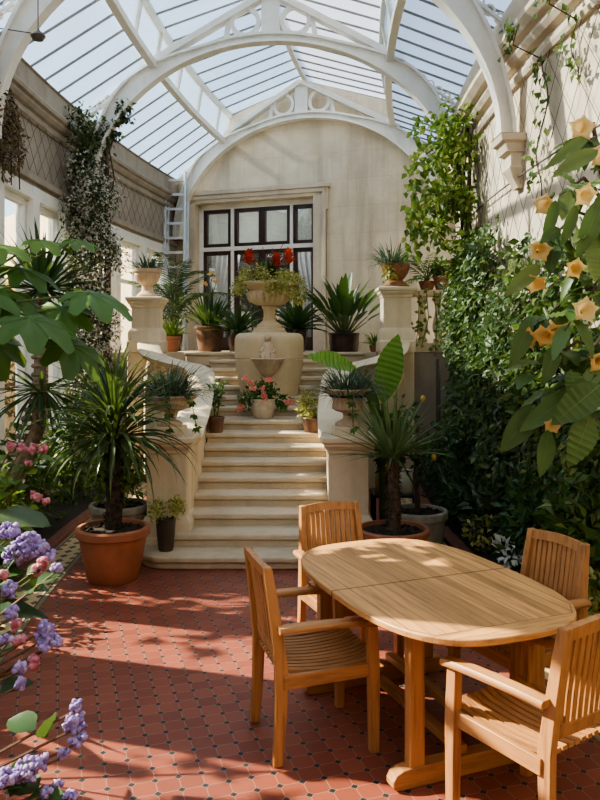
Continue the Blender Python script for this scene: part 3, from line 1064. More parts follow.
def balustrade(mir, label):
    def mx(x): return x if mir > 0 else 2 * SX - x
    ctr = [(mx(-1.13), 7.45, 1.06), (mx(-1.14), 8.2, 1.24), (mx(-1.18), 8.9, 1.42), (mx(-1.25), 9.60, 1.60), (mx(-1.40), 10.05, 1.68), (mx(-1.78), 10.50, 1.745), (mx(-2.12), 10.92, 1.84), (mx(-2.26), 11.33, 2.0)]
    path = smooth_path(ctr, 56)
    root = thing('stair_balustrade', label, 'balustrade', (ctr[0][0], ctr[0][1], 0))

    def side(i):
        a = path[max(0, i - 1)]; b = path[min(len(path) - 1, i + 1)]
        d = (b - a); d.z = 0; d.normalize(); return Vector((d.y, -d.x, 0)), Vector((0, 0, 1))
    cop = MB(); cop.sweep(path, [(-.155, -.05), (-.12, -.09), (.12, -.09), (.155, -.05), (.17, -.02), (.14, .0), (-.14, .0), (-.17, -.02)], True, side)
    obj('coping', cop, M['ped'], root, angle=40)
    # solid string wall under the lower half, low kerb with balusters further up
    N = len(path); cut = int(N * .52)
    w = MB(); vs = []; fs = []
    for i in range(N):
        A, B = side(i); p = path[i]
        top = p.z - .085 if i <= cut else p.z - .47
        for a, z in ((-.075, 0), (.075, 0), (.075, top), (-.075, top)):
            q = p + A * a; vs.append((q.x, q.y, z))
    for i in range(N - 1):
        for k in range(4):
            fs.append((i * 4 + k, i * 4 + (k + 1) % 4, i * 4 + 4 + (k + 1) % 4, i * 4 + 4 + k))
    fs += [(3, 2, 1, 0), tuple((N - 1) * 4 + k for k in range(4))]
    w.add(vs, fs); obj('string_wall', w, M['ped'], root, angle=30)
    i = cut + 3
    while i < N - 2:
        p = path[i]; h = .40
        b = MB(); b.lathe([(.045, 0), (.045, .04), (.025, .055), (.05, .12), (.055, .16), (.03, .26), (.022, .30), (.035, .33), (.045, .345), (.045, h)], (p.x, p.y, p.z - .48), 12)
        obj('baluster', b, M['ped'], root)
        i += 3
    return root


balustrade(1, 'curved stone stair balustrade sweeping up on the window side of the steps')
balustrade(-1, 'curved stone stair balustrade sweeping up behind the banana leaves')
# level balustrade on the terrace edge beside the climbers
tb = thing('terrace_balustrade', 'short level stone balustrade between the stair-top pier and the climber wall', 'balustrade', (2.1, 11.55, TZ))
x0, x1 = 1.70, pt(WO, 11.55, 0).x
mb = MB(); mb.box2((x0, 11.41, TZ + .84), (x1, 11.70, TZ + .94)); obj('coping', mb, M['ped'], tb, bevel=.02)
mb = MB(); mb.box2((x0, 11.43, TZ - .0), (x1, 11.68, TZ + .14)); obj('kerb', mb, M['ped'], tb, bevel=.01)
for k in range(4):
    xb = x0 + .16 + k * .24
    b = MB(); b.lathe([(.075, 0), (.075, .06), (.045, .09), (.085, .22), (.09, .28), (.05, .46), (.04, .54), (.06, .60), (.075, .63), (.075, .71)], (xb, 11.55, TZ + .135), 16)
    obj('baluster', b, M['ped'], tb)
mb = MB(); mb.box2((1.70, 11.45, 0), (x1 + .02, 11.84, TZ)); struct('wall_terrace_1', mb, M['frieze'], smooth=False)
mb = MB(); mb.box2((pt(-WO, 11.6, 0).x - .02, 11.45, 0), (-2.57, 11.84, TZ)); struct('wall_terrace_2', mb, M['frieze'], smooth=False)

# ------------------------------------------------------------------ fountain drum
DX, DY = -.42, 10.36
LZ = RIS * 9
fd = thing('drum_fountain', 'buff stone drum fountain between the two upper stair flights', 'fountain', (DX, DY, LZ))
mb = MB()
mb.lathe([(.35, 0), (.35, .10), (.365, .15), (.41, .36), (.45, .58), (.464, .72), (.458, .725), (.458, .735), (.466, .74), (.47, .86), (.47, .98), (.462, 1.02), (.44, 1.055), (.40, 1.075), (.22, 1.085)], (DX, DY, LZ), 48)
obj('drum', mb, M['drum'], fd, angle=35)
mb = MB()
mb.lathe([(.24, 1.075), (.23, 1.11), (.215, 1.115), (.21, 1.15), (.16, 1.156)], (DX, DY, LZ), 4 * 8)
obj('drum_cap', mb, M['drum'], fd, angle=35)
# half shell basin on the drum front
bz = 1.95 - 14 * 9.9 / 760
mb = MB(); vs = []; n = 24; prof = [(.02, -.25), (.07, -.22), (.13, -.14), (.19, -.03), (.225, .0), (.205, .012), (.05, -.005)]
for r, z in prof:
    for k in range(n + 1):
        t = PI + PI * k / n
        rr = r * (1 + (.06 * math.cos(k * PI) if r > .03 else 0))
        vs.append((DX + rr * math.cos(t), DY - .43 + rr * .95 * math.sin(t), bz + z))
fs = [(i * (n + 1) + k, i * (n + 1) + k + 1, (i + 1) * (n + 1) + k + 1, (i + 1) * (n + 1) + k) for i in range(len(prof) - 1) for k in range(n)]
mb.add(vs, fs); obj('shell_basin', mb, M['urn'], fd, angle=60)
# carved seated putto spout above the basin (weathered lump with head, shoulders and knees)
mb = MB()
fy_ = DY - .485
mb.lathe([(.09, 0), (.095, .03), (.075, .06), (.06, .13), (.068, .19), (.03, .225)], (DX, fy_, bz + .005), 14)
mb.blob((DX, fy_ - .01, bz + .275), .05, .06)
for s in (-1, 1):
    mb.tube([(DX + s * .05, fy_, bz + .16), (DX + s * .085, fy_ - .03, bz + .10), (DX + s * .04, fy_ - .07, bz + .07)], [.024, .022, .016], 7)
    mb.tube([(DX + s * .04, fy_, bz + .03), (DX + s * .075, fy_ - .075, bz + .055), (DX + s * .06, fy_ - .09, bz - .02)], [.034, .03, .02], 7)
obj('carved_figure', mb, M['urn'], fd, angle=70)

# ------------------------------------------------------------------ plant helpers
def rosette(mb, c, n, L, W, el=(.2, 1.4), droop=(.8, 1.8), segs=6, r0=.02, fold=.25, wmid=.35):
    c = Vector(c)
    for i in range(n):
        az = i * 2.39996 + U(-.3, .3); t = (i + .5) / n
        e = el[1] + (el[0] - el[1]) * t + U(-.12, .12)
        mb.strap(c + Vector((math.cos(az) * r0, math.sin(az) * r0, U(-.02, .02))), az, e, L * U(.75, 1.1), W * U(.8, 1.15), U(*droop), segs, fold, wmid=wmid)


def tuft(mb, c, n, L, W, rad, el=(.3, 1.5), droop=(.8, 2.2), segs=5):
    c = Vector(c)
    for i in range(n):
        az = U(0, 2 * PI); q = rad * math.sqrt(random.random())
        mb.strap(c + Vector((math.cos(az) * q, math.sin(az) * q, 0)), az + U(-.6, .6), U(*el), L * U(.6, 1.1), W * U(.7, 1.2), U(*droop), segs, .2)


def bush(mb, c, rad, n, L, W, down=.0, shell=.55, lit=None):
    """leaves through an ellipsoid, facing outwards"""
    c = Vector(c)
    for i in range(n):
        d = Vector((random.gauss(0, 1), random.gauss(0, 1), random.gauss(0, 1))).normalized()
        q = U(shell, 1.0)
        p = c + Vector((d.x * rad[0] * q, d.y * rad[1] * q, d.z * rad[2] * q))
        ld = (d + Vector((U(-.9, .9), U(-.9, .9), U(-.9, .9) - down))).normalized()
        nr = (d + Vector((U(-.5, .5), U(-.5, .5), U(-.2, .8)))).normalized()
        s = U(.6, 1.15)
        mb.leaflet(p, ld, nr, L * s, W * s)


def wall_vine(mb, pts_, n, L, W, side, depth, ragged=.25, out0=.03):
    """leaves over a patchwork of (y, z, ry, rz) ellipses on a curved wall"""
    tot = sum(p[2] * p[3] for p in pts_)
    for (y, z, ry, rz) in pts_:
        for i in range(int(n * ry * rz / tot)):
            a = U(0, 2 * PI); q = math.sqrt(random.random()) * (1 + random.gauss(0, ragged * .4))
            yy = y + math.cos(a) * q * ry; zz = max(.06, z + math.sin(a) * q * rz)
            dp = out0 + depth * max(0, 1 - q * q * .8) * random.random() ** .6
            p = pt(side * (WO - dp), yy, zz); n_ = nrm(yy) * (-side)
            d = Vector((U(-.6, .6), U(-.8, .8), U(-1.2, .35))) + n_ * U(.1, .8)
            nr = n_ + Vector((U(-.6, .6), U(-.6, .6), U(-.1, .9)))
            s = U(.55, 1.2)
            mb.leaflet(p, d, nr, L * s, W * s)


def frond(mb, base, az, el, L, droop, nl=18, ll=.22, lw=.02, st=None):
    h = Vector((math.cos(az), math.sin(az), 0)); sd = Vector((-h.y, h.x, 0)); q = Vector(base); e = el; path = [q.copy()]
    for i in range(nl):
        d = h * math.cos(e) + Vector((0, 0, math.sin(e))); u = Vector((0, 0, math.cos(e))) - h * math.sin(e)
        q = q + d * (L / nl); e -= droop / nl; path.append(q.copy())
        t = (i + 1) / nl
        if t > .15:
            k = ll * math.sin(PI * (.12 + .82 * t)) ** .7
            for s in (-1, 1):
                mb.leaflet(q, sd * s + d * .7 - u * U(.1, .4), u, k * U(.9, 1.1), lw * U(.9, 1.2))
    (st or mb).tube(path, [.009 * (1 - .8 * i / nl) for i in range(nl + 1)], 4, r=.2)


def pot_prof(rt, rb, h, rim=.05, wall=.02, lip=.02, ring=True):
    p = [(rb * .96, 0), (rb, .01)]
    zr = h - rim
    p += [(rb + (rt - rb) * .5 * 1.06, zr * .5), (rt * .965, zr - .02)]
    if ring: p += [(rt * .985, zr - .016), (rt * .985, zr)]
    p += [(rt, zr), (rt + lip, zr + .01), (rt + lip, h - .012), (rt + lip - .012, h), (rt - wall, h), (rt - wall - .01, h - .06)]
    return p


def potted(name, label, cat, loc, rt, rb, h, mat, rim=.05, soil=True, ring=True, n=32, lip=.018, group=None):
    root = thing(name, label, cat, loc, group=group)
    mb = MB(); mb.lathe(pot_prof(rt, rb, h, rim, ring=ring, lip=lip), loc, n); pot = obj('pot', mb, mat, root, angle=35)
    if soil:
        s = MB(); z = loc[2] + h - .035; q = rt - .025
        s.lathe([(q * .9, -.01), (q, .0), (q * .6, .012), (q * .2, .02)], (loc[0], loc[1], z), 20)
        for i in range(int(40 * rt / .2)):
            a = U(0, 6.28); e = q * .9 * math.sqrt(random.random()); s.blob((loc[0] + e * math.cos(a), loc[1] + e * math.sin(a), z + .012), U(.006, .02), .3)
        obj('soil', s, M['soil'], root)
    return root


def on(px, d, z):
    return ((px - 300) / F * d, d, z)


# ------------------------------------------------------------------ urns with grass on the lower pedestals
def urn_plant(cx, cy, z, R, mat, label, fluted):
    root = thing('urn_planter', label, 'urn', (cx, cy, z))
    mb = MB(); mb.lathe([(.12, 0), (.12, .035), (.105, .045), (.05, .075), (.042, .10), (.05, .125), (.055, .135), (.045, .145)], (cx, cy, z), 28)
    obj('foot', mb, mat, root, angle=35)
    mb = MB()
    md = (lambda t, i: 1 + .03 * math.cos(22 * t)) if fluted else (lambda t, i: 1 + .015 * math.cos(30 * t))
    if fluted:
        bp = [(.045, .13), (R * .5, .145), (R * .68, .17), (R * .66, .20), (R * .64, .25), (R * .74, .30), (R * .96, .335), (R * 1.03, .35), (R, .36), (R * .86, .36), (R * .8, .31)]
    else:
        bp = [(.045, .14), (R * .45, .15), (R * .75, .185), (R * .90, .235), (R * .86, .255), (R * .97, .27), (R * 1.03, .285), (R, .30), (R * .85, .30), (R * .8, .27)]
    mb.lathe(bp, (cx, cy, z), 176, md)
    obj('bowl', mb, mat, root, angle=35)
    mb = MB(); mb.lathe([(R * .80, .28), (R * .82, .30), (R * .3, .315)], (cx, cy, z), 24); obj('soil', mb, M['soil'], root)
    g = MB(); tuft(g, (cx, cy, z + .29), 230, .40, .013, R * .75, (.5, 1.55), (.9, 2.4), 6)
    tuft(g, (cx, cy, z + .29), 90, .46, .012, R * .85, (.1, .7), (1.0, 2.2), 6)
    obj('grass', g, M['leaf_blue'], root)
    tr = MB(); st = MB()
    for k in range(2):
        a = U(-1.6, -.4) if k == 0 else U(-.9, .2)
        p0 = Vector((cx + R * .95 * math.cos(a), cy + R * .95 * math.sin(a), z + .33))
        pth = [p0 + Vector((math.cos(a) * .05 * t, math.sin(a) * .05 * t, -.04 * t * t)) for t in (0, .7, 1.5, 2.2, 2.8)]
        st.tube(pth, .004, 4)
        for q in pth[1:]:
            for j in range(5): tr.leaflet(q, Vector((U(-1, 1), U(-1, .2), U(-1, .2))), Vector((0, -1, .4)), .06, .035)
    obj('trailing_stem', st, M['stem'], root); obj('trailing_leaves', tr, M['leaf_mid'], root)
    return root


urn_plant(LPX, PY, PH + .075, .255, M['urn'], 'shallow weathered stone urn of spiky blue-green grass above the terracotta tub', False)
urn_plant(RPX, PY, PH + .075, .215, M['urn'], 'fluted stone urn of spiky blue-green grass in front of the banana leaves', True)

# ------------------------------------------------------------------ great urn on the drum
ux, uy, uz = DX, DY, LZ + 1.155
root = thing('flower_urn', 'large fluted urn of red flame flowers and yellow trailing foliage on the drum', 'urn', (ux, uy, uz))
mb = MB(); mb.lathe([(.17, 0), (.17, .03), (.15, .045), (.14, .05), (.09, .09), (.075, .16), (.08, .24), (.10, .265), (.105, .28), (.08, .30)], (ux, uy, uz), 32); obj('foot', mb, M['drum'], root, angle=35)
mb = MB(); mb.lathe([(.08, .29), (.20, .315), (.275, .37), (.30, .44), (.29, .475), (.265, .49), (.27, .51), (.30, .53), (.375, .575), (.385, .60), (.36, .61), (.30, .56)], (ux, uy, uz), 192, lambda t, i: 1 + (.035 * math.cos(24 * t) if 1 <= i <= 4 else 0)); obj('bowl', mb, M['drum'], root, angle=35)
mb = MB(); mb.lathe([(.28, .54), (.32, .575), (.1, .6)], (ux, uy, uz), 24); obj('soil', mb, M['soil'], root)
g = MB()
for k in range(26):
    a = 2 * PI * k / 26 + U(-.1, .1); rr = U(.24, .42)
    bush(g, (ux + rr * math.cos(a), uy + rr * math.sin(a), uz + .64 + (.40 - rr) * .6 + U(-.05, .05)), (.12, .12, .08), 62, .045, .03, .3, .3)
for k in range(9):
    bush(g, (ux + U(.30, .48), uy - U(.0, .3), uz + U(.34, .58)), (.09, .09, .12), 42, .045, .03, .5, .2)
for k in range(5):
    bush(g, (ux - U(.38, .46), uy - U(.0, .2), uz + U(.50, .60)), (.08, .08, .09), 40, .045, .03, .5, .2)
    bush(g, (ux + U(-.05, .2), uy - U(.36, .4), uz + U(.46, .58)), (.08, .05, .07), 40, .045, .03, .5, .2)
obj('trailing_foliage', g, M['leaf_yellow'], root)
g = MB(); rosette(g, (ux, uy, uz + .66), 46, .34, .04, (.5, 1.4), (.5, 1.2)); obj('bromeliad_leaves', g, M['leaf_dark'], root)
for dx, hh in ((-.27, .42), (.10, .36), (.27, .42)):
    st = MB(); st.tube([(ux + dx * .6, uy - .05, uz + .62), (ux + dx, uy - .06, uz + .62 + hh - .16)], .008, 5); s = obj('flower_stem', st, M['stem'], root)
    f = MB()
    for k in range(64):
        t = k / 64; az = k * 2.4
        f.leaflet(Vector((ux + dx, uy - .06, uz + .62 + hh - .20 + .20 * t)), Vector((math.cos(az), math.sin(az), U(.3, 1.6))), Vector((0, 0, 1)), .12 * (1.15 - .6 * t), .045)
    obj('flower_spike', f, M['fl_red'], s)
st = MB()
for k in range(7):
    st.tube([(ux + U(-.1, .1), uy + U(-.1, .05), uz + .6), (ux + U(-.18, .22), uy + U(-.15, .1), uz + U(.95, 1.14))], .005, 4)
obj('dry_stalks', st, M['stembrown'], root)

# ------------------------------------------------------------------ terracotta tub with dracaena (left)
tx, ty = -1.56, 6.34
root = potted('potted_dracaena', 'large terracotta tub with a dark-stemmed sword-leaved dracaena on the red tiles', 'potted plant', (tx, ty, 0), .285, .205, .44, M['terra'], .075, n=48, lip=.02)
tr = MB(); tr.tube([(tx, ty, .40), (tx + .01, ty, .6), (tx - .005, ty, .85), (tx + .015, ty, 1.10), (tx + .01, ty, 1.30)], [.075, .07, .06, .055, .04], 10)
for k in range(120):
    z = U(.42, 1.1); a = U(0, 6.28); tr.leaflet(Vector((tx + .055 * math.cos(a), ty + .055 * math.sin(a), z)), Vector((math.cos(a), math.sin(a), -.9)), Vector((0, 0, 1)), .05, .03)
obj('trunk', tr, M['barkdark'], root)
lf = MB()
rosette(lf, (tx, ty, 1.16), 95, .76, .036, (-.35, 1.1), (.9, 1.9), 8, .05)
rosette(lf, (tx + .01, ty, 1.34), 70, .74, .036, (.2, 1.5), (.5, 1.5), 8, .04)
obj('leaves', lf, M['leaf_drac'], root)

# grey planter behind it
gx, gy = -1.72, 7.25
root = potted('potted_shrub', 'low grey stone planter with a leafy green shrub behind the terracotta tub', 'potted plant', (gx, gy, 0), .27, .20, .44, M['potgrey'], .07)
lf = MB(); bush(lf, (gx - .02, gy, .75), (.30, .26, .34), 700, .09, .045, .1, .2); obj('foliage', lf, M['leaf_light'], root)
st = MB()
for k in range(6): st.tube([(gx + U(-.06, .06), gy + U(-.06, .06), .41), (gx + U(-.15, .15), gy + U(-.15, .15), .85)], .007, 5)
obj('stem', st, M['stem'], root)

# slim dark vase on the lowest step
vx, vy = -1.20, 6.80
root = thing('potted_succulent', 'slim dark vase of yellow-green bushy leaves on the lowest step', 'potted plant', (vx, vy, RIS))
mb = MB(); mb.lathe([(.062, 0), (.068, .02), (.088, .25), (.092, .285), (.086, .29), (.075, .25)], (vx, vy, RIS), 28); obj('pot', mb, M['potdark'], root, angle=40)
lf = MB()
for k in range(9): bush(lf, (vx + U(-.12, .12), vy + U(-.09, .06), RIS + U(.30, .42)), (.08, .08, .07), 46, .04, .024, .0, .2)
obj('foliage', lf, M['leaf_yellow'], root)

# ------------------------------------------------------------------ pots on the landing
p = (-.99, 8.96, RIS * 8)
root = potted('potted_cutting', 'small brown pot with an upright leafy sprig on the steps beside the grass urn', 'potted plant', p, .095, .078, .19, M['potrust'], .03, lip=.008)
st = MB(); lf = MB()
for k in range(5):
    a = U(0, 6.28); tip = Vector((p[0] + U(-.10, .12), p[1] + U(-.08, .08), p[2] + U(.48, .66))); b = Vector((p[0] + .03 * math.cos(a), p[1] + .03 * math.sin(a), p[2] + .16))
    st.tube([b, (b + tip) / 2 + Vector((U(-.02, .02), 0, 0)), tip], .005, 5)
    for j in range(17):
        t = U(.35, 1.05); lf.leaflet(b + (tip - b) * t, Vector((U(-1, 1), U(-1, 1), U(-.3, .8))), Vector((U(-.3, .3), -.4, 1)), .085, .045)
obj('stem', st, M['stem'], root); obj('leaves', lf, M['leaf_mid'], root)

p = on(263, 9.5, LZ)
root = thing('potted_geranium', 'cream stone pot of coral pink flowers at the foot of the drum fountain', 'potted plant', p)
mb = MB(); mb.lathe([(.11, 0), (.12, .02), (.15, .12), (.16, .18), (.155, .21), (.15, .215), (.155, .225), (.15, .245), (.13, .245), (.12, .2)], p, 36); obj('pot', mb, M['potcream'], root, angle=35)
lf = MB(); bush(lf, (p[0], p[1], p[2] + .33), (.24, .16, .14), 300, .07, .045, .1, .2)
bush(lf, (p[0] - .2, p[1] - .05, p[2] + .22), (.1, .1, .12), 90, .06, .04, .4, .2); bush(lf, (p[0] + .25, p[1] - .05, p[2] + .2), (.1, .1, .1), 80, .06, .04, .4, .2)
obj('foliage', lf, M['leaf_mid'], root)
for dx, dz in ((-.22, .50), (-.15, .45), (.06, .49), (.0, .38), (.03, .26), (.30, .22), (.36, .2), (-.28, .13), (-.26, .16), (.10, .48), (-.12, .38), (.02, .31)):
    f = MB()
    for k in range(16):
        f.leaflet(Vector((p[0] + dx + U(-.025, .025), p[1] - .17 + U(-.03, .03), p[2] + dz + U(-.02, .02))), Vector((U(-1, 1), U(-1, .3), U(-.6, 1))), Vector((U(-1, 1), -1, U(-1, 1))), .04, .035)
    obj('flower_head', f, M['fl_coral'], root)

p = (.14, 8.98, RIS * 8)
root = potted('potted_foliage_plant', 'small patterned brown pot with pale yellow-green leaves on the steps beside the fluted urn', 'potted plant', p, .115, .085, .18, M['potrust'], .035, lip=.006)
lf = MB(); bush(lf, (p[0] - .02, p[1], p[2] + .28), (.15, .13, .13), 170, .075, .035, .0, .2); bush(lf, (p[0] - .05, p[1], p[2] + .40), (.09, .09, .09), 70, .07, .035, .0, .2)
obj('foliage', lf, M['leaf_yellow'], root)

# ------------------------------------------------------------------ terrace pots
p = on(210, 12.6, TZ)
root = potted('potted_orchid', 'broad brown ribbed tub of strappy leaves and yellow orchids beside the door', 'potted plant', p, .24, .19, .42, M['potrust'], .05)
lf = MB(); rosette(lf, (p[0], p[1], TZ + .42), 46, .62, .07, (.5, 1.45), (.2, .9), 6, .12); obj('leaves', lf, M['leaf_dark'], root)
st = MB()
for dx, h in ((.02, .95), (.06, .85), (-.04, .8)):
    fl = MB()
    st.tube([(p[0], p[1], TZ + .42), (p[0] + dx * .7, p[1], TZ + .42 + h * .6), (p[0] + dx * 2, p[1] - .05, TZ + .35 + h)], .006, 4)
    for k in range(12): fl.leaflet(Vector((p[0] + dx * 2 + U(-.05, .05), p[1] - .05, TZ + .34 + h + U(-.07, .04))), Vector((U(-1, 1), -1, U(-1, 1))), Vector((0, -1, .3)), .06, .045)
    obj('flower_spray', fl, M['fl_yellow'], root)
obj('flower_stem', st, M['stem'], root)

for px, d, h, lab, n in ((238, 12.3, .30, 'dark pot of arching strap leaves between drum and orchid tub', 34), (296, 12.25, .36, 'dark pot of dense strap leaves behind the drum, beside the door jamb', 52)):
    p = on(px, d, TZ)
    root = potted('potted_strap_plant', lab, 'potted plant', p, .18, .14, h, M['potbrown'], .03)
    lf = MB(); rosette(lf, (p[0], p[1], TZ + h), n, .66, .08, (.1, 1.4), (.4, 1.6), 6, .05); obj('leaves', lf, M['leaf_dark'], root)

p = on(344, 12.4, TZ)
root = potted('potted_strelitzia', 'wide dark brown round tub with upright paddle-leaved plant against the blank wall', 'potted plant', p, .255, .23, .31, M['potbrown'], .03, ring=False, lip=.004)
lf = MB(); st = MB()
for k in range(44):
    az = k * 2.4; t = k / 44; e = 1.5 - t * .95; L = U(.45, .75); r = .12 * t
    b = Vector((p[0] + r * math.cos(az), p[1] + r * math.sin(az), TZ + .30)); d = Vector((math.cos(az) * math.cos(e), math.sin(az) * math.cos(e), math.sin(e)))
    m = b + d * L * .6
    st.tube([b, m], [.012, .007], 4); lf.blade(m, d, Vector((-math.cos(az), -math.sin(az), .6)), L * .85, .14, .35, 6, .14)
obj('leaf_stalks', st, M['stem'], root); obj('leaves', lf, M['leaf_dark'], root)

p = on(375, 12.0, TZ)
root = potted('potted_fern', 'small bright green fern in a low pot behind the stair-top pier', 'potted plant', p, .09, .07, .11, M['terra2'], .025, lip=.008)
lf = MB(); tuft(lf, (p[0], p[1], TZ + .1), 60, .30, .022, .05, (.3, 1.4), (.6, 1.6)); obj('fronds', lf, M['leaf_light'], root)

p = on(172, 12.2, TZ)
root = potted('potted_fern', 'bright green fern in a small terracotta pot between pier and ladder', 'potted plant', p, .13, .095, .25, M['terra'], .06, lip=.014)
lf = MB(); tuft(lf, (p[0], p[1], TZ + .24), 90, .36, .028, .08, (.4, 1.5), (.5, 1.5)); obj('fronds', lf, M['leaf_light'], root)

p = on(172, 13.3, TZ)
root = potted('potted_palm', 'feathery green palm arching in front of the ladder', 'potted plant', p, .2, .16, .35, M['potbrown'], .04)
lf = MB(); st = MB()
for k in range(13):
    frond(lf, (p[0], p[1], TZ + .4 + U(0, .5)), k * 2.4 + .4, U(.95, 1.6), U(1.0, 1.5), U(1.1, 2.1), 26, .26, .022, st)
bush(lf, (p[0] + .1, p[1] - .1, TZ + .75), (.3, .25, .3), 220, .1, .04, .2, .2)
obj('fronds', lf, M['leaf_drac'], root); obj('frond_stalks', st, M['stem'], root)

# bowls on the two piers
p = (-2.32, 11.55, TZ + UZ - .17)
root = thing('pier_urn', 'pale stone urn of fine green grass on the pier by the ladder', 'urn', p)
mb = MB(); mb.lathe([(.16, 0), (.16, .04), (.13, .06), (.09, .10), (.08, .17), (.10, .20), (.16, .24), (.20, .34), (.19, .36), (.225, .39), (.225, .43), (.20, .43), (.18, .38)], p, 36); obj('bowl', mb, M['urn'], root, angle=35)
g = MB(); tuft(g, (p[0], p[1], p[2] + .40), 130, .36, .016, .15, (.4, 1.5), (.8, 2.2)); obj('grass', g, M['leaf_blue'], root)

p = (1.45, 11.55, TZ + UZ - .02)
root = thing('pier_bowl', 'terracotta bowl of spiky silvery leaves on the pier beside the blank wall', 'planter', p)
mb = MB(); mb.lathe([(.22, 0), (.23, .02), (.17, .06), (.12, .10), (.11, .12), (.14, .14), (.19, .22), (.22, .32), (.225, .36), (.205, .36), (.18, .32)], p, 36); obj('bowl', mb, M['terra2'], root, angle=35)
g = MB(); tuft(g, (p[0] - .05, p[1], p[2] + .36), 190, .40, .018, .2, (.1, 1.5), (.7, 2.4)); obj('spiky_leaves', g, M['leaf_blue'], root)
lf = MB(); bush(lf, (p[0] - .12, p[1] - .20, p[2] + .22), (.11, .09, .16), 80, .07, .05, .5, .2); obj('trailing_leaves', lf, M['leaf_yellow'], root)

CT = TZ + .94
p = (1.93, 11.55, CT)
root = potted('potted_palm', 'low bushy palm on the terrace balustrade beside the terracotta bowl', 'potted plant', p, .12, .09, .14, M['terra2'], .03, lip=.01)
lf = MB(); st = MB()
for k in range(12): frond(lf, (p[0], p[1], p[2] + .13), k * 2.4, U(.5, 1.35), U(.45, .75), U(.9, 1.8), 14, .17, .02, st)
obj('fronds', lf, M['leaf_mid'], root); obj('frond_stalks', st, M['stem'], root)
p = (2.02, 11.50, CT)
p = (2.14, 11.50, CT)
root = potted('potted_begonia', 'terracotta pot with small red flowers on the terrace balustrade', 'potted plant', p, .115, .085, .20, M['terra'], .045, lip=.012)
lf = MB(); bush(lf, (p[0] + .05, p[1], p[2] + .32), (.22, .16, .16), 160, .09, .06, .1, .2); obj('foliage', lf, M['leaf_mid'], root)
for k in range(8):
    f = MB(); c = Vector((p[0] + U(-.06, .22), p[1] - U(.05, .16), p[2] + U(.25, .42)))
    for j in range(8): f.leaflet(c, Vector((U(-1, 1), U(-1, .3), U(-1, 1))), Vector((0, -1, 0)), .035, .03)
    obj('flower', f, M['fl_coral'], root)

# ------------------------------------------------------------------ ladder and stored slabs
lx0, lx1 = -2.55, -2.17
ld = thing('aluminium_ladder', 'tall aluminium extension ladder leaning in the corner by the door', 'ladder', (-2.35, 14.5, TZ))
yb, yt = 14.15, 14.62
for x in (lx0, lx1):
    for k, (dy, zt) in enumerate(((0, 5.28), (.09, 4.7))):
        mb = MB(); mb.bar((x + .04 * k, yb + dy, TZ), (x + .04 * k - .03, yt + dy * .6, zt), .045, .085, up=(0, 1, 0)); obj('rail', mb, M['alu'], ld, bevel=.004)
for k in range(12):
    t = (k + .6) / 12.2; y = yb + (yt - yb) * t; z = TZ + (5.28 - TZ) * t
    mb = MB(); mb.bar((lx0 - .03 * t, y, z), (lx1 - .03 * t, y, z), .04, .05); obj('rung', mb, M['alu'], ld, bevel=.006)
for (x, z0, w, h, lab) in ((-2.62, 3.45, .20, .75, 'tall grey rounded stone slab on the wall shelf by the ladder'), (-2.70, 3.05, .3, .45, 'short grey rounded stone slab beside the ladder, the lower one')):
    mb = MB(); n = 14; pts_ = [(x - w / 2, z0), (x + w / 2, z0)] + [(x + w / 2 * math.cos(PI * k / n), z0 + h - w / 2 + w / 2 * math.sin(PI * k / n)) for k in range(n + 1)]
    yy = 14.78 - (x + 2.6) * .2
    m = len(pts_)
    mb.add([(a, yy, b) for a, b in pts_] + [(a, yy + .07, b) for a, b in pts_], [tuple(range(m)), tuple(range(2 * m - 1, m - 1, -1))] + [(k, m + k, m + (k + 1) % m, (k + 1) % m) for k in range(m)])
    tag(obj('stone_slab', mb, M['slate'], smooth=False, bevel=.01), lab, 'slab')
mb = MB(); mb.box2((-2.9, 14.6, TZ), (-2.45, 14.95, 3.04)); struct('wall_corner_ledge', mb, M['frieze'], bevel=.01)

# ------------------------------------------------------------------ right: yucca tub, stone tub, banana
ytx, yty = on(394, 6.55, 0)[0], 6.62
root = potted('potted_yucca', 'wide terracotta tub with a shaggy-trunked yucca behind the table', 'potted plant', (ytx, yty, 0), .30, .23, .36, M['terra'], .07, n=40)
tr = MB(); tr.tube([(ytx, yty, .33), (ytx + .02, yty, .55), (ytx, yty, .80), (ytx + .01, yty, .98)], [.062, .052, .05, .045], 10)
for k in range(260):
    z = U(.36, 1.0); a = U(0, 6.28); tr.leaflet(Vector((ytx + .045 * math.cos(a), yty + .045 * math.sin(a), z)), Vector((math.cos(a), math.sin(a), U(-1, 1.2))), Vector((0, 0, 1)), .045, .022)
obj('trunk', tr, M['bark'], root)
lf = MB(); rosette(lf, (ytx, yty, .98), 84, .62, .028, (.0, 1.52), (.1, .6), 6, .05); obj('leaves', lf, M['leaf_pale'], root)

p = on(418, 7.35, 0)
root = potted('potted_citrus', 'pale grey stone tub with a dark leafy fruit bush behind the yucca tub', 'potted plant', p, .27, .23, .36, M['potgrey'], .08)
st = MB(); lf = MB()
st.tube([(p[0], p[1], .32), (p[0] - .02, p[1], .7), (p[0], p[1], 1.2)], [.03, .025, .015], 7)
for k in range(7):
    c = (p[0] + U(-.3, .3), p[1] + U(-.1, .3), U(.8, 1.4)); st.tube([(p[0], p[1], U(.5, 1.0)), c], .008, 4); bush(lf, c, (.2, .2, .2), 70, .10, .05, .2, .2)
obj('stem', st, M['bark'], root); obj('foliage', lf, M['leaf_dark'], root)
for px, py, d in ((396, 458, 7.0), (388, 467, 7.0), (434, 457, 7.1), (423, 399, 7.2)):
    c = P(px, py, d); f = MB(); f.lathe([(.005, -.034), (.02, -.022), (.026, 0), (.02, .024), (.005, .036)], c, 10); obj('fruit', f, M['lemon'], root)

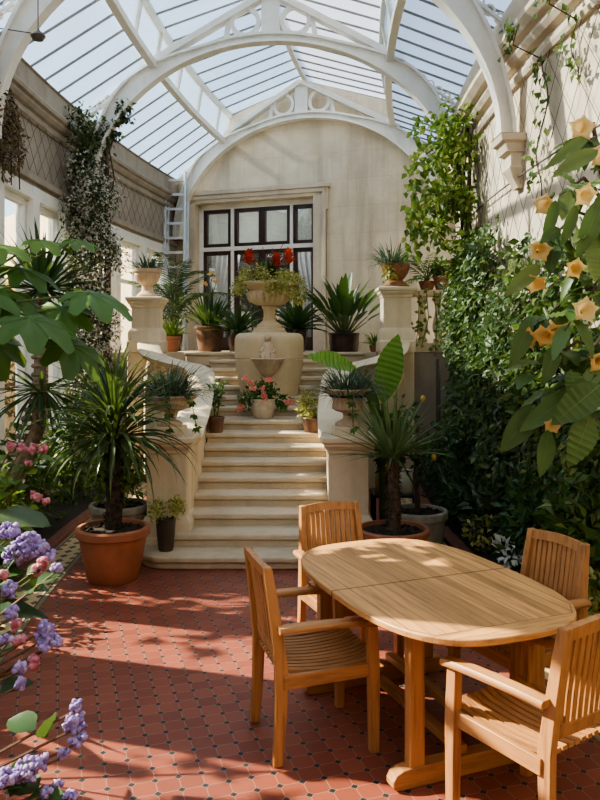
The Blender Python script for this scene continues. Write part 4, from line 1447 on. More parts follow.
bx_, by_ = .88, 7.9
root = thing('banana_plant', 'young banana plant with two broad bright leaves behind the fluted urn', 'plant', (bx_, by_, 0))
st = MB(); st.tube([(bx_, by_, 0), (bx_ - .02, by_, .8), (bx_ - .01, by_, 1.15), (bx_ - .02, by_, 1.34)], [.055, .05, .035, .015], 9); obj('stem', st, M['stem'], root)
def leaf_between(mb, a, b, W, up, bend):
    a = Vector(a); b = Vector(b); mb.blade(a, (b - a), up, (b - a).length * 1.02, W, bend, 26, .10, .012, .5, rib=True)
lf = MB(); leaf_between(lf, P(382, 404, 7.9), P(397, 336, 7.7), .29, (-.3, -1, .2), .1); obj('leaf', lf, M['leaf_banana'], root)
lf = MB(); leaf_between(lf, P(358, 371, 7.8), P(315, 349, 7.5), .23, (.2, -1, .9), .5); obj('leaf', lf, M['leaf_banana'], root)
st = MB(); st.tube([P(381, 425, 7.9), P(374, 390, 7.85), P(357, 370, 7.8)], [.015, .012, .008], 6); obj('leaf_stalk', st, M['stem'], root)
lf = MB(); leaf_between(lf, P(378, 430, 8.0), P(370, 380, 7.95), .12, (0, -1, .3), .3); obj('leaf', lf, M['leaf_mid'], root)

# little black table with jars and candles
tbx, tby = .98, 7.95
tbx, tby = 1.02, 8.2
root = thing('side_table', 'low black metal table holding jars in the dark behind the pedestal', 'table', (tbx, tby, 0))
mb = MB(); mb.box2((tbx - .25, tby - .16, .33), (tbx + .25, tby + .16, .36)); obj('table_top', mb, M['tablemetal'], root, bevel=.005)
for sx in (-1, 1):
    for sy in (-1, 1):
        mb = MB(); mb.box((tbx + sx * .23, tby + sy * .14, .167), (.03, .03, .333)); obj('leg', mb, M['tablemetal'], root)
for dx, r, h, m, lab in ((-.17, .045, .22, 'lemon', 'tall yellow jar on the low black table'), (-.06, .04, .12, 'wax', 'short pale candle jar on the low black table'), (.12, .07, .26, 'wax', 'fat pale lidded jar on the low black table')):
    root = thing('storage_jar', lab, 'jar', (tbx + dx, tby - .05, .36))
    mb = MB(); mb.lathe([(r * .9, 0), (r, .01), (r, h * .8), (r * .8, h * .88), (r * .8, h * .9)], (tbx + dx, tby - .05, .36), 20); obj('body', mb, M[m], root)
    mb = MB(); mb.lathe([(r * .88, h * .9), (r * .88, h * .98), (r * .7, h)], (tbx + dx, tby - .05, .36), 20); obj('lid', mb, M['potgrey'], root)

# ------------------------------------------------------------------ climbers
root = thing('flowering_climber', 'dense dark climber covered in small white blossom around the window-wall arch foot', 'climber', pt(-2.45, 10.7, .05))
lf = MB(); fl = MB(); st = MB()
path = [pt(-2.45, 10.7, .05), pt(-2.42, 10.7, 1.2), pt(-2.4, 10.75, 2.4), pt(-2.36, 10.7, 3.4), pt(-2.34, 10.6, 4.3), pt(-2.35, 10.55, 4.9)]
st.tube(path, [.05, .05, .045, .04, .03, .02], 7)
for k in range(5):
    st.tube([q + Vector((U(-.14, .14), U(-.14, .14), 0)) for q in path], .012, 5)
for k in range(150):
    z = U(.9, 4.95); w = .36 + .14 * math.sin(z * 2.1) * random.random() if z < 4.3 else .28
    c = pt(-2.52 + U(-.16, .30) * (1 if z < 4.2 else .5), 10.35 + U(-.55, .45), z)
    bush(lf, c, (w * .45, w * .5, .26), 62, .075, .035, .5, .1)
    if z < 4.3:
        for j in range(36):
            d = Vector((random.gauss(0, 1), random.gauss(0, 1) - .5, random.gauss(0, 1))).normalized(); q = c + Vector((d.x * w * .5, d.y * w * .55, d.z * .28))
            for i in range(2): fl.leaflet(q + Vector((U(-.02, .02),) * 3), Vector((U(-1, 1), U(-1, 1), U(-1, 1))), d, .036, .034)
for k in range(10):
    t = k / 9; c = pt(-2.42 + .42 * t, 10.5, 4.75 + .55 * t); bush(lf, c + Vector((U(-.1, .1), 0, 0)), (.12, .1, .12), 36, .09, .05, .2, .1)
obj('stem', st, M['bark'], root); obj('foliage', lf, M['leaf_jas'], root); obj('blossom', fl, M['fl_white'], root)

root = thing('dry_climber', 'brownish half-dry climber hanging above the windows beside the nearest arch', 'climber', pt(-2.68, 8.2, 3.9))
lf = MB(); wall_vine(lf, [(7.7, 4.3, .6, .5), (8.0, 4.1, .4, .4)], 1300, .07, .035, -1, .3); obj('foliage', lf, M['leaf_dry'], root)
st = MB()
for k in range(5): st.tube([pt(-2.67, 7.6 + k * .2, 4.6), pt(-2.66, 7.7 + k * .2, 4.2), pt(-2.66, 7.65 + k * .22, 3.7)], .008, 4)
obj('stem', st, M['bark'], root)

root = thing('sunlit_climber', 'big sunlit leafy climber cascading from the arch foot over the terrace pier', 'climber', pt(2.35, 10.3, .05))
lf = MB(); st = MB()
for k in range(9):
    a = pt(2.60 + U(-.06, .06), 9.8 + U(-.3, .3), .05); st.tube([a, a + Vector((U(-.05, .05), U(-.1, .1), 1.5)), a + Vector((U(-.1, .05), U(-.1, .1), 3.2)), a + Vector((U(-.2, .1), U(-.1, .1), 4.7))], .012, 5)
for k in range(105):
    z = U(1.9, 4.95); t = (z - 1.9) / 3.0
    wide = (.14 if z < 3.25 else .46) if z < 4.3 else .30
    c = pt((2.64 if z < 3.25 else 2.52) - random.random() ** 1.2 * wide, 9.8 + U(-.5, .6), z)
    bush(lf, c, (.17, .2, .24), 27, .115, .07, .6, .1)
for k in range(14): # hanging sprays in front
    o = 2.50 - U(.25, .70); z0 = U(3.7, 4.9); y = 9.9 + U(-.4, .3)
    for j in range(12): lf.leaflet(pt(o + U(-.05, .05), y + U(-.05, .05), z0 - j * .06), Vector((U(-1, 1), U(-1, .2), -.8)), Vector((0, -1, .4)), .12, .075)
obj('stem', st, M['bark'], root); obj('foliage', lf, M['leaf_vinelight'], root)

root = thing('ivy_climber', 'thick ivy covering the lower wall behind the dining chairs', 'climber', pt(2.6, 8.6, .05))
lf = MB(); wall_vine(lf, [(8.7, 2.5, .7, .75), (9.4, 2.2, .8, 1.0), (8.2, 1.6, 1.0, .8), (10.2, 2.3, .7, 1.0), (7.3, 2.1, .8, .55), (9.5, 1.1, 1.2, .9), (7.6, .8, .9, .7), (8.4, 3.0, .35, .35)], 7600, .10, .06, 1, .42)
obj('foliage', lf, M['leaf_ivy'], root)
st = MB()
for k in range(16):
    y = 6.9 + k * .25; st.tube([pt(2.66, y, .05), pt(2.62, y + U(-.2, .2), 1.0), pt(2.62, y + U(-.3, .3), 2.1)], .012, 5)
obj('stem', st, M['bark'], root)

root = thing('leafy_creeper', 'sparse leafy creeper over the pale wall behind the trumpet flowers', 'climber', pt(2.6, 6.2, .05))
lf = MB(); wall_vine(lf, [(6.6, 1.7, .7, .7), (5.9, 1.9, .9, .9), (6.9, 2.6, .4, .4), (5.2, 1.2, .8, .9), (6.2, .6, .9, .55)], 4200, .10, .06, 1, .38); obj('foliage', lf, M['leaf_vine'], root)
st = MB()
for k in range(12):
    y = 4.9 + k * .18; st.tube([pt(2.66, y, .05), pt(2.60, y + U(-.2, .2), .9), pt(2.62, y + U(-.3, .3), 1.8)], .011, 5)
obj('stem', st, M['bark'], root)

for i, (y, z0, z1, lab) in enumerate(((6.6, 4.75, 3.3, 'thin green creeper trail hanging down the bare wall below the cornice'), (5.75, 5.2, 4.1, 'short creeper trail hanging in front of the cornice above the trumpet flowers'))):
    root = thing('creeper_trail', lab, 'climber', pt(2.66, y, z1))
    st = MB(); lf = MB(); n = 14
    pth = [pt(2.68 - (.3 if (z0 + (z1 - z0) * k / n) > 4.6 else 0.02), y + .12 * math.sin(k * .8) + .02 * k, z0 + (z1 - z0) * k / n) for k in range(n + 1)]
    st.tube(pth, .006, 4)
    for k in range(95):
        q = random.random() ** 1.4; j = int(q * n); lf.leaflet(pth[j] + Vector((U(-.10, .02), U(-.12, .12), U(-.08, .08))), Vector((U(-.6, .2), U(-1, 1), U(-1, .4))), Vector((-1, -.5, .5)), .085, .055)
    obj('stem', st, M['bark'], root); obj('leaves', lf, M['leaf_vine'], root)

root = thing('balustrade_creeper', 'thin creeper draped through the level terrace balustrade', 'climber', (2.0, 11.35, TZ + .1))
lf = MB(); st = MB()
for k in range(7):
    x = 1.78 + k * .11; a = Vector((x, 11.36, TZ + .92)); e = Vector((x + U(-.15, .15), 11.38, TZ + U(-.1, .4)))
    st.tube([a, (a + e) / 2 + Vector((U(-.08, .08), -.02, 0)), e], .006, 4)
    for j in range(20): lf.leaflet(a.lerp(e, random.random()) + Vector((U(-.07, .07), U(-.04, .01), U(-.05, .05))), Vector((U(-1, 1), -.4, U(-1, .3))), Vector((0, -1, .4)), .08, .055)
obj('stem', st, M['bark'], root); obj('foliage', lf, M['leaf_vinelight'], root)

# wire trellis
def trellis(name, label, side, y0, y1, z0, z1, sp=.34, slope=1.0, hl=()):
    root = thing(name, label, 'trellis', pt(side * (WO - .04), (y0 + y1) / 2, z0))
    mb = MB(); o = side * (WO - .035)
    h = z1 - z0; n = int((y1 - y0 + h) / sp) + 1
    for dr in (-1, 1):
        for k in range(n + 1):
            pts_ = []
            for j in range(15):
                z = z0 + h * j / 14; y = (y0 - h / slope + k * sp + (z - z0) / slope) if dr > 0 else (y0 + k * sp - (z - z0) / slope)
                if y0 <= y <= y1: pts_.append(pt(o, y, z))
            if len(pts_) > 1: mb.tube(pts_, .0032, 3, False)
    obj('wire_mesh', mb, M['wire'], root, smooth=False)
    for z in hl:
        b = MB(); b.tube([pt(o - side * .02, y, z) for y in yrange(y0, y1, .4)], .009, 5); obj('strand', b, M['wire'], root)
    return root


trellis('wire_trellis', 'diamond wire trellis with taut strands across the tall pale wall', 1, 3.5, 13.0, .3, 4.6, .36, 1.15, (3.62, 2.4))
trellis('wire_trellis', 'diamond wire trellis on the grey frieze above the white windows', -1, 5.5, 14.6, 4.0, 4.62, .24, 1.3)
# iron downpipe at the terrace corner
mb = MB(); q = pt(2.35, 11.2, 0); mb.tube([(q.x, q.y, 0), (q.x, q.y, 1.75)], .035, 12)
tag(obj('drain_pipe', mb, M['wire']), 'grey vertical pipe on the dark wall behind the ivy', 'pipe')

# ------------------------------------------------------------------ right bed planting
def shrub(name, label, c, rad, n, L, W, mat, stems=4, cat='shrub'):
    root = thing(name, label, cat, (c[0], c[1], .04)); lf = MB(); bush(lf, c, rad, n, L, W, .0, .25); st = MB()
    for k in range(stems): st.tube([(c[0] + U(-.05, .05), c[1] + U(-.05, .05), .04), (c[0] + U(-.6, .6) * rad[0], c[1] + U(-.6, .6) * rad[1], c[2] + U(0, .5) * rad[2])], .008, 4)
    obj('stem', st, M['stem'], root); obj('foliage', lf, M[mat], root); return root


q = pt(2.30, 7.9, .30); shrub('bedding_shrub', 'dark leafy shrub in the bed beyond the stone tub', q, (.32, .5, .34), 420, .13, .06, 'leaf_dark')
q = pt(2.34, 7.1, .32); shrub('bedding_shrub', 'dark glossy shrub in the bed between white and yellow-green plants', q, (.30, .42, .34), 380, .13, .065, 'leaf_silver')
q = pt(2.16, 6.95, .20); shrub('variegated_shrub', 'small yellow-green bush at the kerb of the shady bed', q, (.15, .18, .17), 200, .06, .04, 'leaf_yellow')
q = pt(2.14, 6.05, .22); shrub('white_leaved_plant', 'pale white-leaved plant at the kerb behind the far slatted chair', q, (.12, .14, .17), 80, .08, .045, 'leaf_grey')
q = pt(2.38, 6.1, .42); shrub('bedding_shrub', 'broad dark shrub in the bed right behind the far slatted chair', q, (.30, .5, .42), 520, .13, .065, 'leaf_dark')
q = pt(2.40, 5.1, .50); shrub('bedding_shrub', 'tall dark leafy shrub under the trumpet flowers', q, (.30, .5, .50), 520, .14, .07, 'leaf_vine')
q = pt(2.22, 4.65, .26); shrub('variegated_shrub', 'small yellow-green bush beside the nearest slatted chair', q, (.13, .2, .2), 180, .07, .045, 'leaf_yellow')
q = pt(2.30, 9.3, .45); shrub('bedding_shrub', 'dark bamboo-like shrub at the shady back of the bed', q, (.35, .6, .5), 520, .16, .035, 'leaf_dark')

# ------------------------------------------------------------------ trumpet flower bush (right foreground)
root = thing('trumpet_flower_bush', 'large-leaved bush with hanging apricot trumpet flowers overhanging the dining chairs', 'shrub', pt(2.25, 4.2, .045))
bq = pt(2.25, 4.2, .045)
st = MB(); lf = MB(); twigs = []
main = [bq, bq + Vector((.0, .05, 1.0)), bq + Vector((-.1, .0, 1.9)), bq + Vector((-.2, -.05, 2.7)), bq + Vector((-.3, -.1, 3.2))]
st.tube(main, [.04, .035, .03, .022, .012], 8)
ends = [P(588, 140, 4.1), P(560, 195, 4.1), P(545, 245, 4.2), P(595, 230, 4.0), P(530, 330, 4.3), P(565, 330, 4.0), P(590, 300, 4.1), P(600, 370, 4.0), P(555, 390, 4.15), P(530, 375, 4.2), P(590, 430, 4.0), P(615, 180, 4.2), P(625, 300, 4.2), P(620, 420, 4.2), P(575, 270, 4.3), P(585, 360, 4.3)]
for e in ends:
    z = max(.6, min(3.1, e.z - U(.1, .35))); t = z / 3.2; k = min(3, int(t * 4)); b = main[k].lerp(main[k + 1], t * 4 - k)
    mid = (b + e) / 2 + Vector((0, 0, .12)); st.tube([b, mid, e], [.014, .010, .005], 5)
    for j in range(8):
        a = mid.lerp(e, U(.2, 1.05)); d = Vector((U(-1, .5), U(-.9, .6), U(-1.0, .25)))
        lf.blade(a, d, Vector((0, -.35, 1)), U(.15, .28), U(.06, .10), U(.3, .9), 12, .12, .02, rib=True)
# the large leaves that read clearly
for (x0, y0, x1, y1, w, d) in ((590, 135, 552, 160, .075, 4.0), (598, 150, 560, 168, .10, 3.95), (560, 228, 545, 238, .07, 4.0), (556, 200, 548, 236, .075, 4.05), (576, 205, 566, 240, .07, 4.0), (600, 200, 584, 250, .12, 3.9), (590, 240, 600, 275, .12, 3.9),
                               (535, 405, 507, 447, .15, 4.1), (575, 392, 528, 425, .13, 4.05), (548, 430, 545, 472, .11, 4.0), (600, 385, 560, 418, .18, 3.9), (590, 415, 575, 462, .16, 3.9), (540, 265, 510, 290, .10, 4.2), (530, 320, 515, 362, .11, 4.2), (570, 370, 582, 402, .14, 4.0), (555, 345, 548, 380, .10, 4.1)):
    a = P(x0, y0, d); b = P(x1, y1, d - .1); lf.blade(a, b - a, Vector((.2, -1, .5)), (b - a).length * 1.1, w * .9, .5, 18, .10, .015, rib=True)
obj('stem', st, M['bark'], root); obj('foliage', lf, M['leaf_brug'], root)


def trumpet(c, d, L, parent):
    d = Vector(d).normalized(); A = d.orthogonal().normalized(); B = d.cross(A); f = MB(); vs = []; n = 20
    rings = [(0, .012), (.25, .014), (.5, .022), (.75, .042), (.9, .07), (.97, .105), (.93, .135)]
    for t, r in rings:
        for k in range(n):
            a = 2 * PI * k / n; s = 1 + (.38 * max(0, math.cos(5 * a)) - .12 if t > .92 else 0); q = r * L / .22 * s * .68
            vs.append(Vector(c) + d * (t * L) + (A * math.cos(a) + B * math.sin(a)) * q)
    f.add(vs, [(i * n + k, i * n + (k + 1) % n, (i + 1) * n + (k + 1) % n, (i + 1) * n + k) for i in range(len(rings) - 1) for k in range(n)])
    o = obj('trumpet_flower', f, M['fl_yellow'], parent, angle=180)
    g = MB(); g.tube([Vector(c) - d * .05, Vector(c) + d * (L * .3)], [.009, .016], 6); obj('calyx', g, M['stem'], o)


for (x, y, d, dv, L) in ((582, 128, 4.0, (-.2, -.9, .1), .15), (603, 155, 4.0, (-.3, -.8, -.3), .15), (545, 205, 4.1, (-.5, -.7, -.5), .14), (585, 195, 3.9, (.2, -.8, -.4), .14), (540, 250, 4.2, (-.1, -1, 0), .14), (575, 268, 4.1, (.2, -.8, -.3), .13), (535, 283, 4.2, (-.2, -.6, -.7), .15), (585, 310, 4.0, (0, -1, .1), .15),
                         (545, 336, 4.1, (-.5, -.6, -.6), .16), (556, 332, 4.1, (.1, -.7, -.7), .16), (527, 338, 4.2, (-.4, -.8, -.4), .14), (553, 425, 4.0, (.1, -.9, -.5), .12), (583, 405, 3.9, (.1, -1, -.2), .11), (600, 362, 4.0, (0, -1, -.2), .14), (542, 415, 4.1, (-.1, -.8, -.7), .10), (590, 240, 4.1, (.1, -.6, -.8), .14)):
    trumpet(P(x, y, d) - Vector(dv).normalized() * L * .9, dv, L, root)

# ------------------------------------------------------------------ left bed planting
q = pt(-2.35, 5.0, .045)
root = thing('rice_paper_plant', 'brown-stemmed plant with very large hand-shaped leaves in the window bed', 'plant', q)
st = MB(); pth = [q, q + Vector((.05, 0, .7)), q + Vector((.28, .0, 1.35)), q + Vector((.40, .02, 1.85)), q + Vector((.5, .0, 2.2))]
st.tube(pth, [.035, .032, .028, .024, .016], 8); obj('stem', st, M['stembrown'], root)
LV = [(0, 290, 4.9, (1, -.2, -.35), .50), (30, 318, 4.6, (1, -.3, -.30), .52), (70, 345, 4.8, (.9, -.3, -.55), .44), (62, 308, 5.0, (.3, -.5, -.4), .40), (20, 268, 5.1, (.9, .2, -.15), .46), (-12, 340, 4.8, (.6, -.5, -.6), .45), (90, 293, 5.0, (1, -.1, -.22), .50), (40, 240, 5.2, (1, .1, -.05), .36), (-10, 245, 5.0, (.8, -.2, .0), .46), (75, 240, 5.3, (.7, .2, .0), .30), (-25, 290, 4.7, (.6, -.6, -.4), .5)]
for (x, y, d, dv, L) in LV:
    c = P(x, y, d); l = MB(); l.palmate(c, dv, (0, -.25, 1), L * .64, 7, .4)
    o = obj('leaf', l, M['leaf_light'] if y < 250 else M['leaf_mid'], root)
    s = MB(); b = pth[3].lerp(pth[4], U(0, 1)); s.tube([b, (b + c) / 2 + Vector((0, 0, .05)), c], [.012, .009, .007], 5); obj('leaf_stalk', s, M['stem'], o)

q = pt(-2.4, 6.9, .045)
root = thing('yucca_tree', 'slender yucca tree with a bare ringed trunk and spiky dark crown by the windows', 'tree', q)
st = MB(); c1 = P(42, 290, 6.9)
st.tube([q, Vector((c1.x - .03, c1.y, 1.2)), c1], [.075, .065, .05], 10)
for k in range(26):
    z = .3 + k * .08; t = z / c1.z; p_ = Vector(q).lerp(c1, min(1, t)); st.lathe([(.06, 0), (.072, .02), (.06, .04)], (c1.x - .03 + (q.x - c1.x) * max(0, 1 - t * 1.6), c1.y, z), 10)
obj('trunk', st, M['barkpale'], root)
lf = MB(); rosette(lf, c1, 90, .62, .045, (-.7, 1.5), (.0, .8), 6, .04); rosette(lf, P(42, 390, 6.9), 50, .62, .042, (-1.0, .6), (.1, .8), 6, .05); obj('leaves', lf, M['leaf_dark'], root)

q = pt(-2.15, 4.6, .05)
root = thing('strap_leaved_lily', 'clump of broad upright green straps at the edge of the window bed', 'plant', q)
lf = MB()
for k in range(14): lf.strap(q + Vector((U(-.06, .06), U(-.06, .06), 0)), U(-1.6, 1.6), U(.95, 1.5), U(.9, 1.4), .085, U(.3, 1.2), 7, .25)
obj('leaves', lf, M['leaf_mid'], root)

for (y, o, r, n, L, W, m, lab) in ((5.6, -2.2, (.34, .5, .42), 560, .12, .06, 'leaf_mid', 'leafy green shrub in the window bed behind the pink flowers'), (6.6, -2.25, (.32, .5, .5), 560, .11, .05, 'leaf_light', 'bright green shrub in the window bed beside the terracotta tub'), (8.0, -2.3, (.35, .6, .6), 560, .13, .06, 'leaf_mid', 'loose green shrub in the window bed behind the grey planter'),
                                      (9.2, -2.3, (.35, .5, .7), 520, .13, .06, 'leaf_dark', 'dark shrub at the foot of the white flowering climber'), (4.3, -2.3, (.3, .4, .4), 420, .12, .06, 'leaf_dark', 'dark shrub in the window bed behind the violet flowers')):
    c = pt(o, y, r[2] * .95); shrub('bedding_shrub', lab, c, r, n, L, W, m)


def cluster_plant(name, label, base, heads, mat, leafm, cat, leaf=(.10, .07), ball=.011, stemm='stembrown', nleaf=6):
    """stems from the base to each (point, radius) head of many small pompons"""
    root = thing(name, label, cat, base); st = MB(); lf = MB(); base = Vector(base)
    for c, r in heads:
        mid = base.lerp(c, .55) + Vector((0, 0, .12)); st.tube([base, mid, c - Vector((0, 0, r * .6))], [.010, .007, .004], 5)
        for j in range(nleaf):
            a = mid.lerp(c, U(-.3, .9)); lf.blade(a, Vector((U(-1, 1), U(-1, .6), U(-.5, .4))), Vector((0, -.3, 1)), U(.8, 1.3) * leaf[0], leaf[1] * U(.8, 1.2), .5, 5, .1, .02)
        f = MB(); n = max(10, int(40 * (r / .035) ** 1.6))
        for j in range(n):
            d = Vector((random.gauss(0, 1), random.gauss(0, 1), random.gauss(0, .8))).normalized() * r * U(.35, 1)
            f.blob(c + d, ball * U(.8, 1.25), .35)
        obj('flower_head', f, mat, root, angle=180)
    obj('stem', st, M[stemm], root); obj('leaves', lf, M[leafm], root); return root


H = lambda x, y, d, r: (P(x, y, d), r)
cluster_plant('violet_pompon_plant', 'violet pompon flowers leaning over the tiles in the near bottom corner', pt(-1.9, 2.35, .05),
              [H(75, 722, 2.35, .034), H(78, 738, 2.32, .026), H(76, 706, 2.36, .02), H(64, 753, 2.3, .018), H(30, 768, 2.2, .036), H(18, 775, 2.2, .028), H(38, 762, 2.2, .026), H(5, 778, 2.15, .03), H(57, 784, 2.25, .014), H(70, 796, 2.2, .018), H(46, 792, 2.2, .014)],
              M['fl_purple'], 'leaf_dark', 'flowers', (.11, .085), .0085, nleaf=5)
cluster_plant('violet_pompon_plant', 'violet pompon flowers at mid height, just above the near corner blooms', pt(-1.95, 2.9, .05),
              [H(46, 633, 2.8, .034), H(43, 645, 2.78, .026), H(54, 641, 2.8, .028), H(44, 626, 2.8, .022), H(12, 612, 2.8, .026), H(20, 668, 2.7, .02), H(10, 590, 2.9, .03), H(20, 683, 2.65, .018), H(57, 568, 3.2, .02), H(5, 640, 2.7, .02)],
              M['fl_purple'], 'leaf_dark', 'flowers', (.12, .085), .0105, nleaf=5)
cluster_plant('violet_pompon_plant', 'wide dark violet flower head beside the kerb, nearest the terracotta tub', pt(-2.05, 3.7, .05),
              [H(25, 548, 3.5, .055), H(38, 550, 3.5, .05), H(14, 556, 3.5, .045), H(47, 556, 3.5, .035), H(30, 541, 3.5, .04), H(10, 532, 3.6, .04)],
              M['fl_purple'], 'leaf_dark', 'flowers', (.14, .09), .014, nleaf=5)
cluster_plant('pink_geranium', 'tall pink geranium heads in the window bed above the violet flowers', pt(-2.0, 4.75, .05),
              [H(11, 446, 4.6, .028), H(21, 448, 4.6, .028), H(33, 449, 4.6, .032), H(44, 449, 4.6, .026), H(28, 463, 4.6, .022), H(36, 496, 4.5, .032), H(45, 501, 4.5, .02)],
              M['fl_pink'], 'leaf_light', 'flowers', (.10, .09), .0115, 'stem', 8)
cluster_plant('pink_geranium', 'low pink geranium heads among the violet flowers by the kerb', pt(-2.0, 3.3, .05),
              [H(42, 565, 3.3, .022), H(38, 571, 3.3, .026), H(45, 561, 3.3, .02), H(34, 662, 2.75, .022), H(20, 640, 2.8, .022), H(16, 625, 2.85, .02), H(2, 575, 3.2, .02)],
              M['fl_pink'], 'leaf_dark', 'flowers', (.10, .08), .0115, 'stem', 4)
# grey bronze leaf
root = thing('bronze_leaved_plant', 'large crinkled bronze-grey leaf above the violet flowers', 'plant', pt(-2.1, 3.95, .05))
lf = MB(); b = P(-12, 515, 3.9); lf.blade(b, P(46, 519, 3.85) - b, (0, -.5, 1), .34, .16, .25, 10, .08, .05, .5); lf.blade(P(-30, 575, 3.5), Vector((1, -.1, -.05)), (0, -.4, 1), .38, .15, .3, 9, .1, .04); lf.blade(P(-25, 606, 3.4), Vector((1, -.1, -.02)), (0, -.3, 1), .34, .12, .3, 9, .1, .04)
obj('leaves', lf, M['leaf_silver'], root)
st = MB(); q = pt(-2.1, 3.95, .05); st.tube([q, q + Vector((0, 0, .6)), b], .008, 5); st.tube([q, P(-30, 575, 3.5)], .006, 4); st.tube([q, P(-25, 606, 3.4)], .006, 4); obj('stem', st, M['stembrown'], root)

# ------------------------------------------------------------------ hanging lamp on the nearest arch
c = P(38, 36, 7.4)
root = thing('hanging_lamp', 'small rusty metal lamp hanging under the glass roof', 'lamp', c)
mb = MB(); mb.lathe([(.012, -.05), (.05, -.04), (.075, .0), (.05, .03), (.02, .05), (.012, .07)], c, 14); obj('lamp_shade', mb, M['wire'], root)
mb = MB(); mb.tube([c + Vector((0, 0, .06)), c + Vector((.0, .0, .55))], .006, 5); obj('chain', mb, M['wire'], root)
mb = MB(); mb.tube([P(-2, 28, 7.5), P(38, 34, 7.4)], .006, 5); obj('bracket_arm', mb, M['wire'], root)

# ------------------------------------------------------------------ teak table
TA = math.atan2(.958, .287)
tr_z = -R_(73.3)
tcx, tcy = .640, 3.94
# local x = short axis S=(.958,.287), local y = far end
S_ANG = R_(22)
tab = thing('teak_table', 'oval slatted teak extending table on trestle feet', 'table', (tcx, tcy, 0), S_ANG)
TH, A_, B_ = .74, .522, .812


def superpt(t, a, b, e=3.0):
    c, s = math.cos(t), math.sin(t)
    return (a * math.copysign(abs(c) ** (2 / e), c), b * math.copysign(abs(s) ** (2 / e), s))


for half in (-1, 1):
    pts_ = [superpt((0 if half > 0 else PI) + PI * k / 48, A_, B_) for k in range(49)]
    yo = half * .0025
    pts_ = [(x, max(y, 0.0) + yo if half > 0 else min(y, 0.0) + yo) for x, y in pts_]
    mb = MB(); mb.prism(pts_, TH - .032, TH)
    o = obj('table_leaf', mb, M['top'], tab, local=True, bevel=.006, seg=2, angle=30)
    # rim apron below
    mb = MB()
    pin = [superpt((0 if half > 0 else PI) + PI * k / 30, A_ - .15, B_ - .15) for k in range(31)]
    vs = []; m = len(pin)
    for x, y in pin:
        l = math.hypot(x, y)
        for q, z in ((0, TH - .075), (.024, TH - .075), (.024, TH - .031), (0, TH - .031)):
            vs.append((x * (1 - q / l), y * (1 - q / l) + half * .012, z))
    mb.add(vs, [(i * 4 + k, i * 4 + (k + 1) % 4, i * 4 + 4 + (k + 1) % 4, i * 4 + 4 + k) for i in range(m - 1) for k in range(4)] + [(0, 1, 2, 3), tuple((m - 1) * 4 + k for k in (3, 2, 1, 0))])
    obj('apron', mb, M['teakx'], tab, local=True, angle=30)
for yy in (-.47, .52):
    # curved sledge foot
    vs = []; prof = []
    fh = .085
    xs = [-.455, -.44, -.405, -.36, .36, .405, .44, .455]; zt = [.045, .07, .085, .09, .09, .085, .07, .045]; zb = [.02, .005, 0, 0, 0, 0, .005, .02]
    mb = MB(); n = len(xs)
    for s in (-1, 1):
        for x, z in zip(xs, zb): vs.append((x, yy + s * .035, z))
        for x, z in zip(xs[::-1], zt[::-1]): vs.append((x, yy + s * .035, z))
    m = 2 * n
    mb.add(vs, [tuple(range(m)), tuple(range(2 * m - 1, m - 1, -1))] + [(k, m + k, m + (k + 1) % m, (k + 1) % m) for k in range(m)])
    obj('foot', mb, M['teakx'], tab, local=True, smooth=False, bevel=.006)
    for xx in (-.33, .33):
        mb = MB(); mb.box((xx, yy, (.085 + TH - .08) / 2), (.075, .055, TH - .08 - .085)); obj('leg', mb, M['teak'], tab, local=True, bevel=.005)
    mb = MB(); mb.box((0, yy, TH - .055), (.76, .055, .044)); obj('cross_bearer', mb, M['teakx'], tab, local=True, bevel=.005)
for xx in (-.10, .10):
    mb = MB(); mb.box((xx, .025, .118), (.055, 1.05, .04)); obj('stretcher', mb, M['teaky'], tab, local=True, bevel=.005)
for xx in (-.29, .29):
    mb = MB(); mb.box((xx, .02, TH - .055), (.03, 1.05, .044)); obj('side_rail', mb, M['teaky'], tab, local=True, bevel=.004)


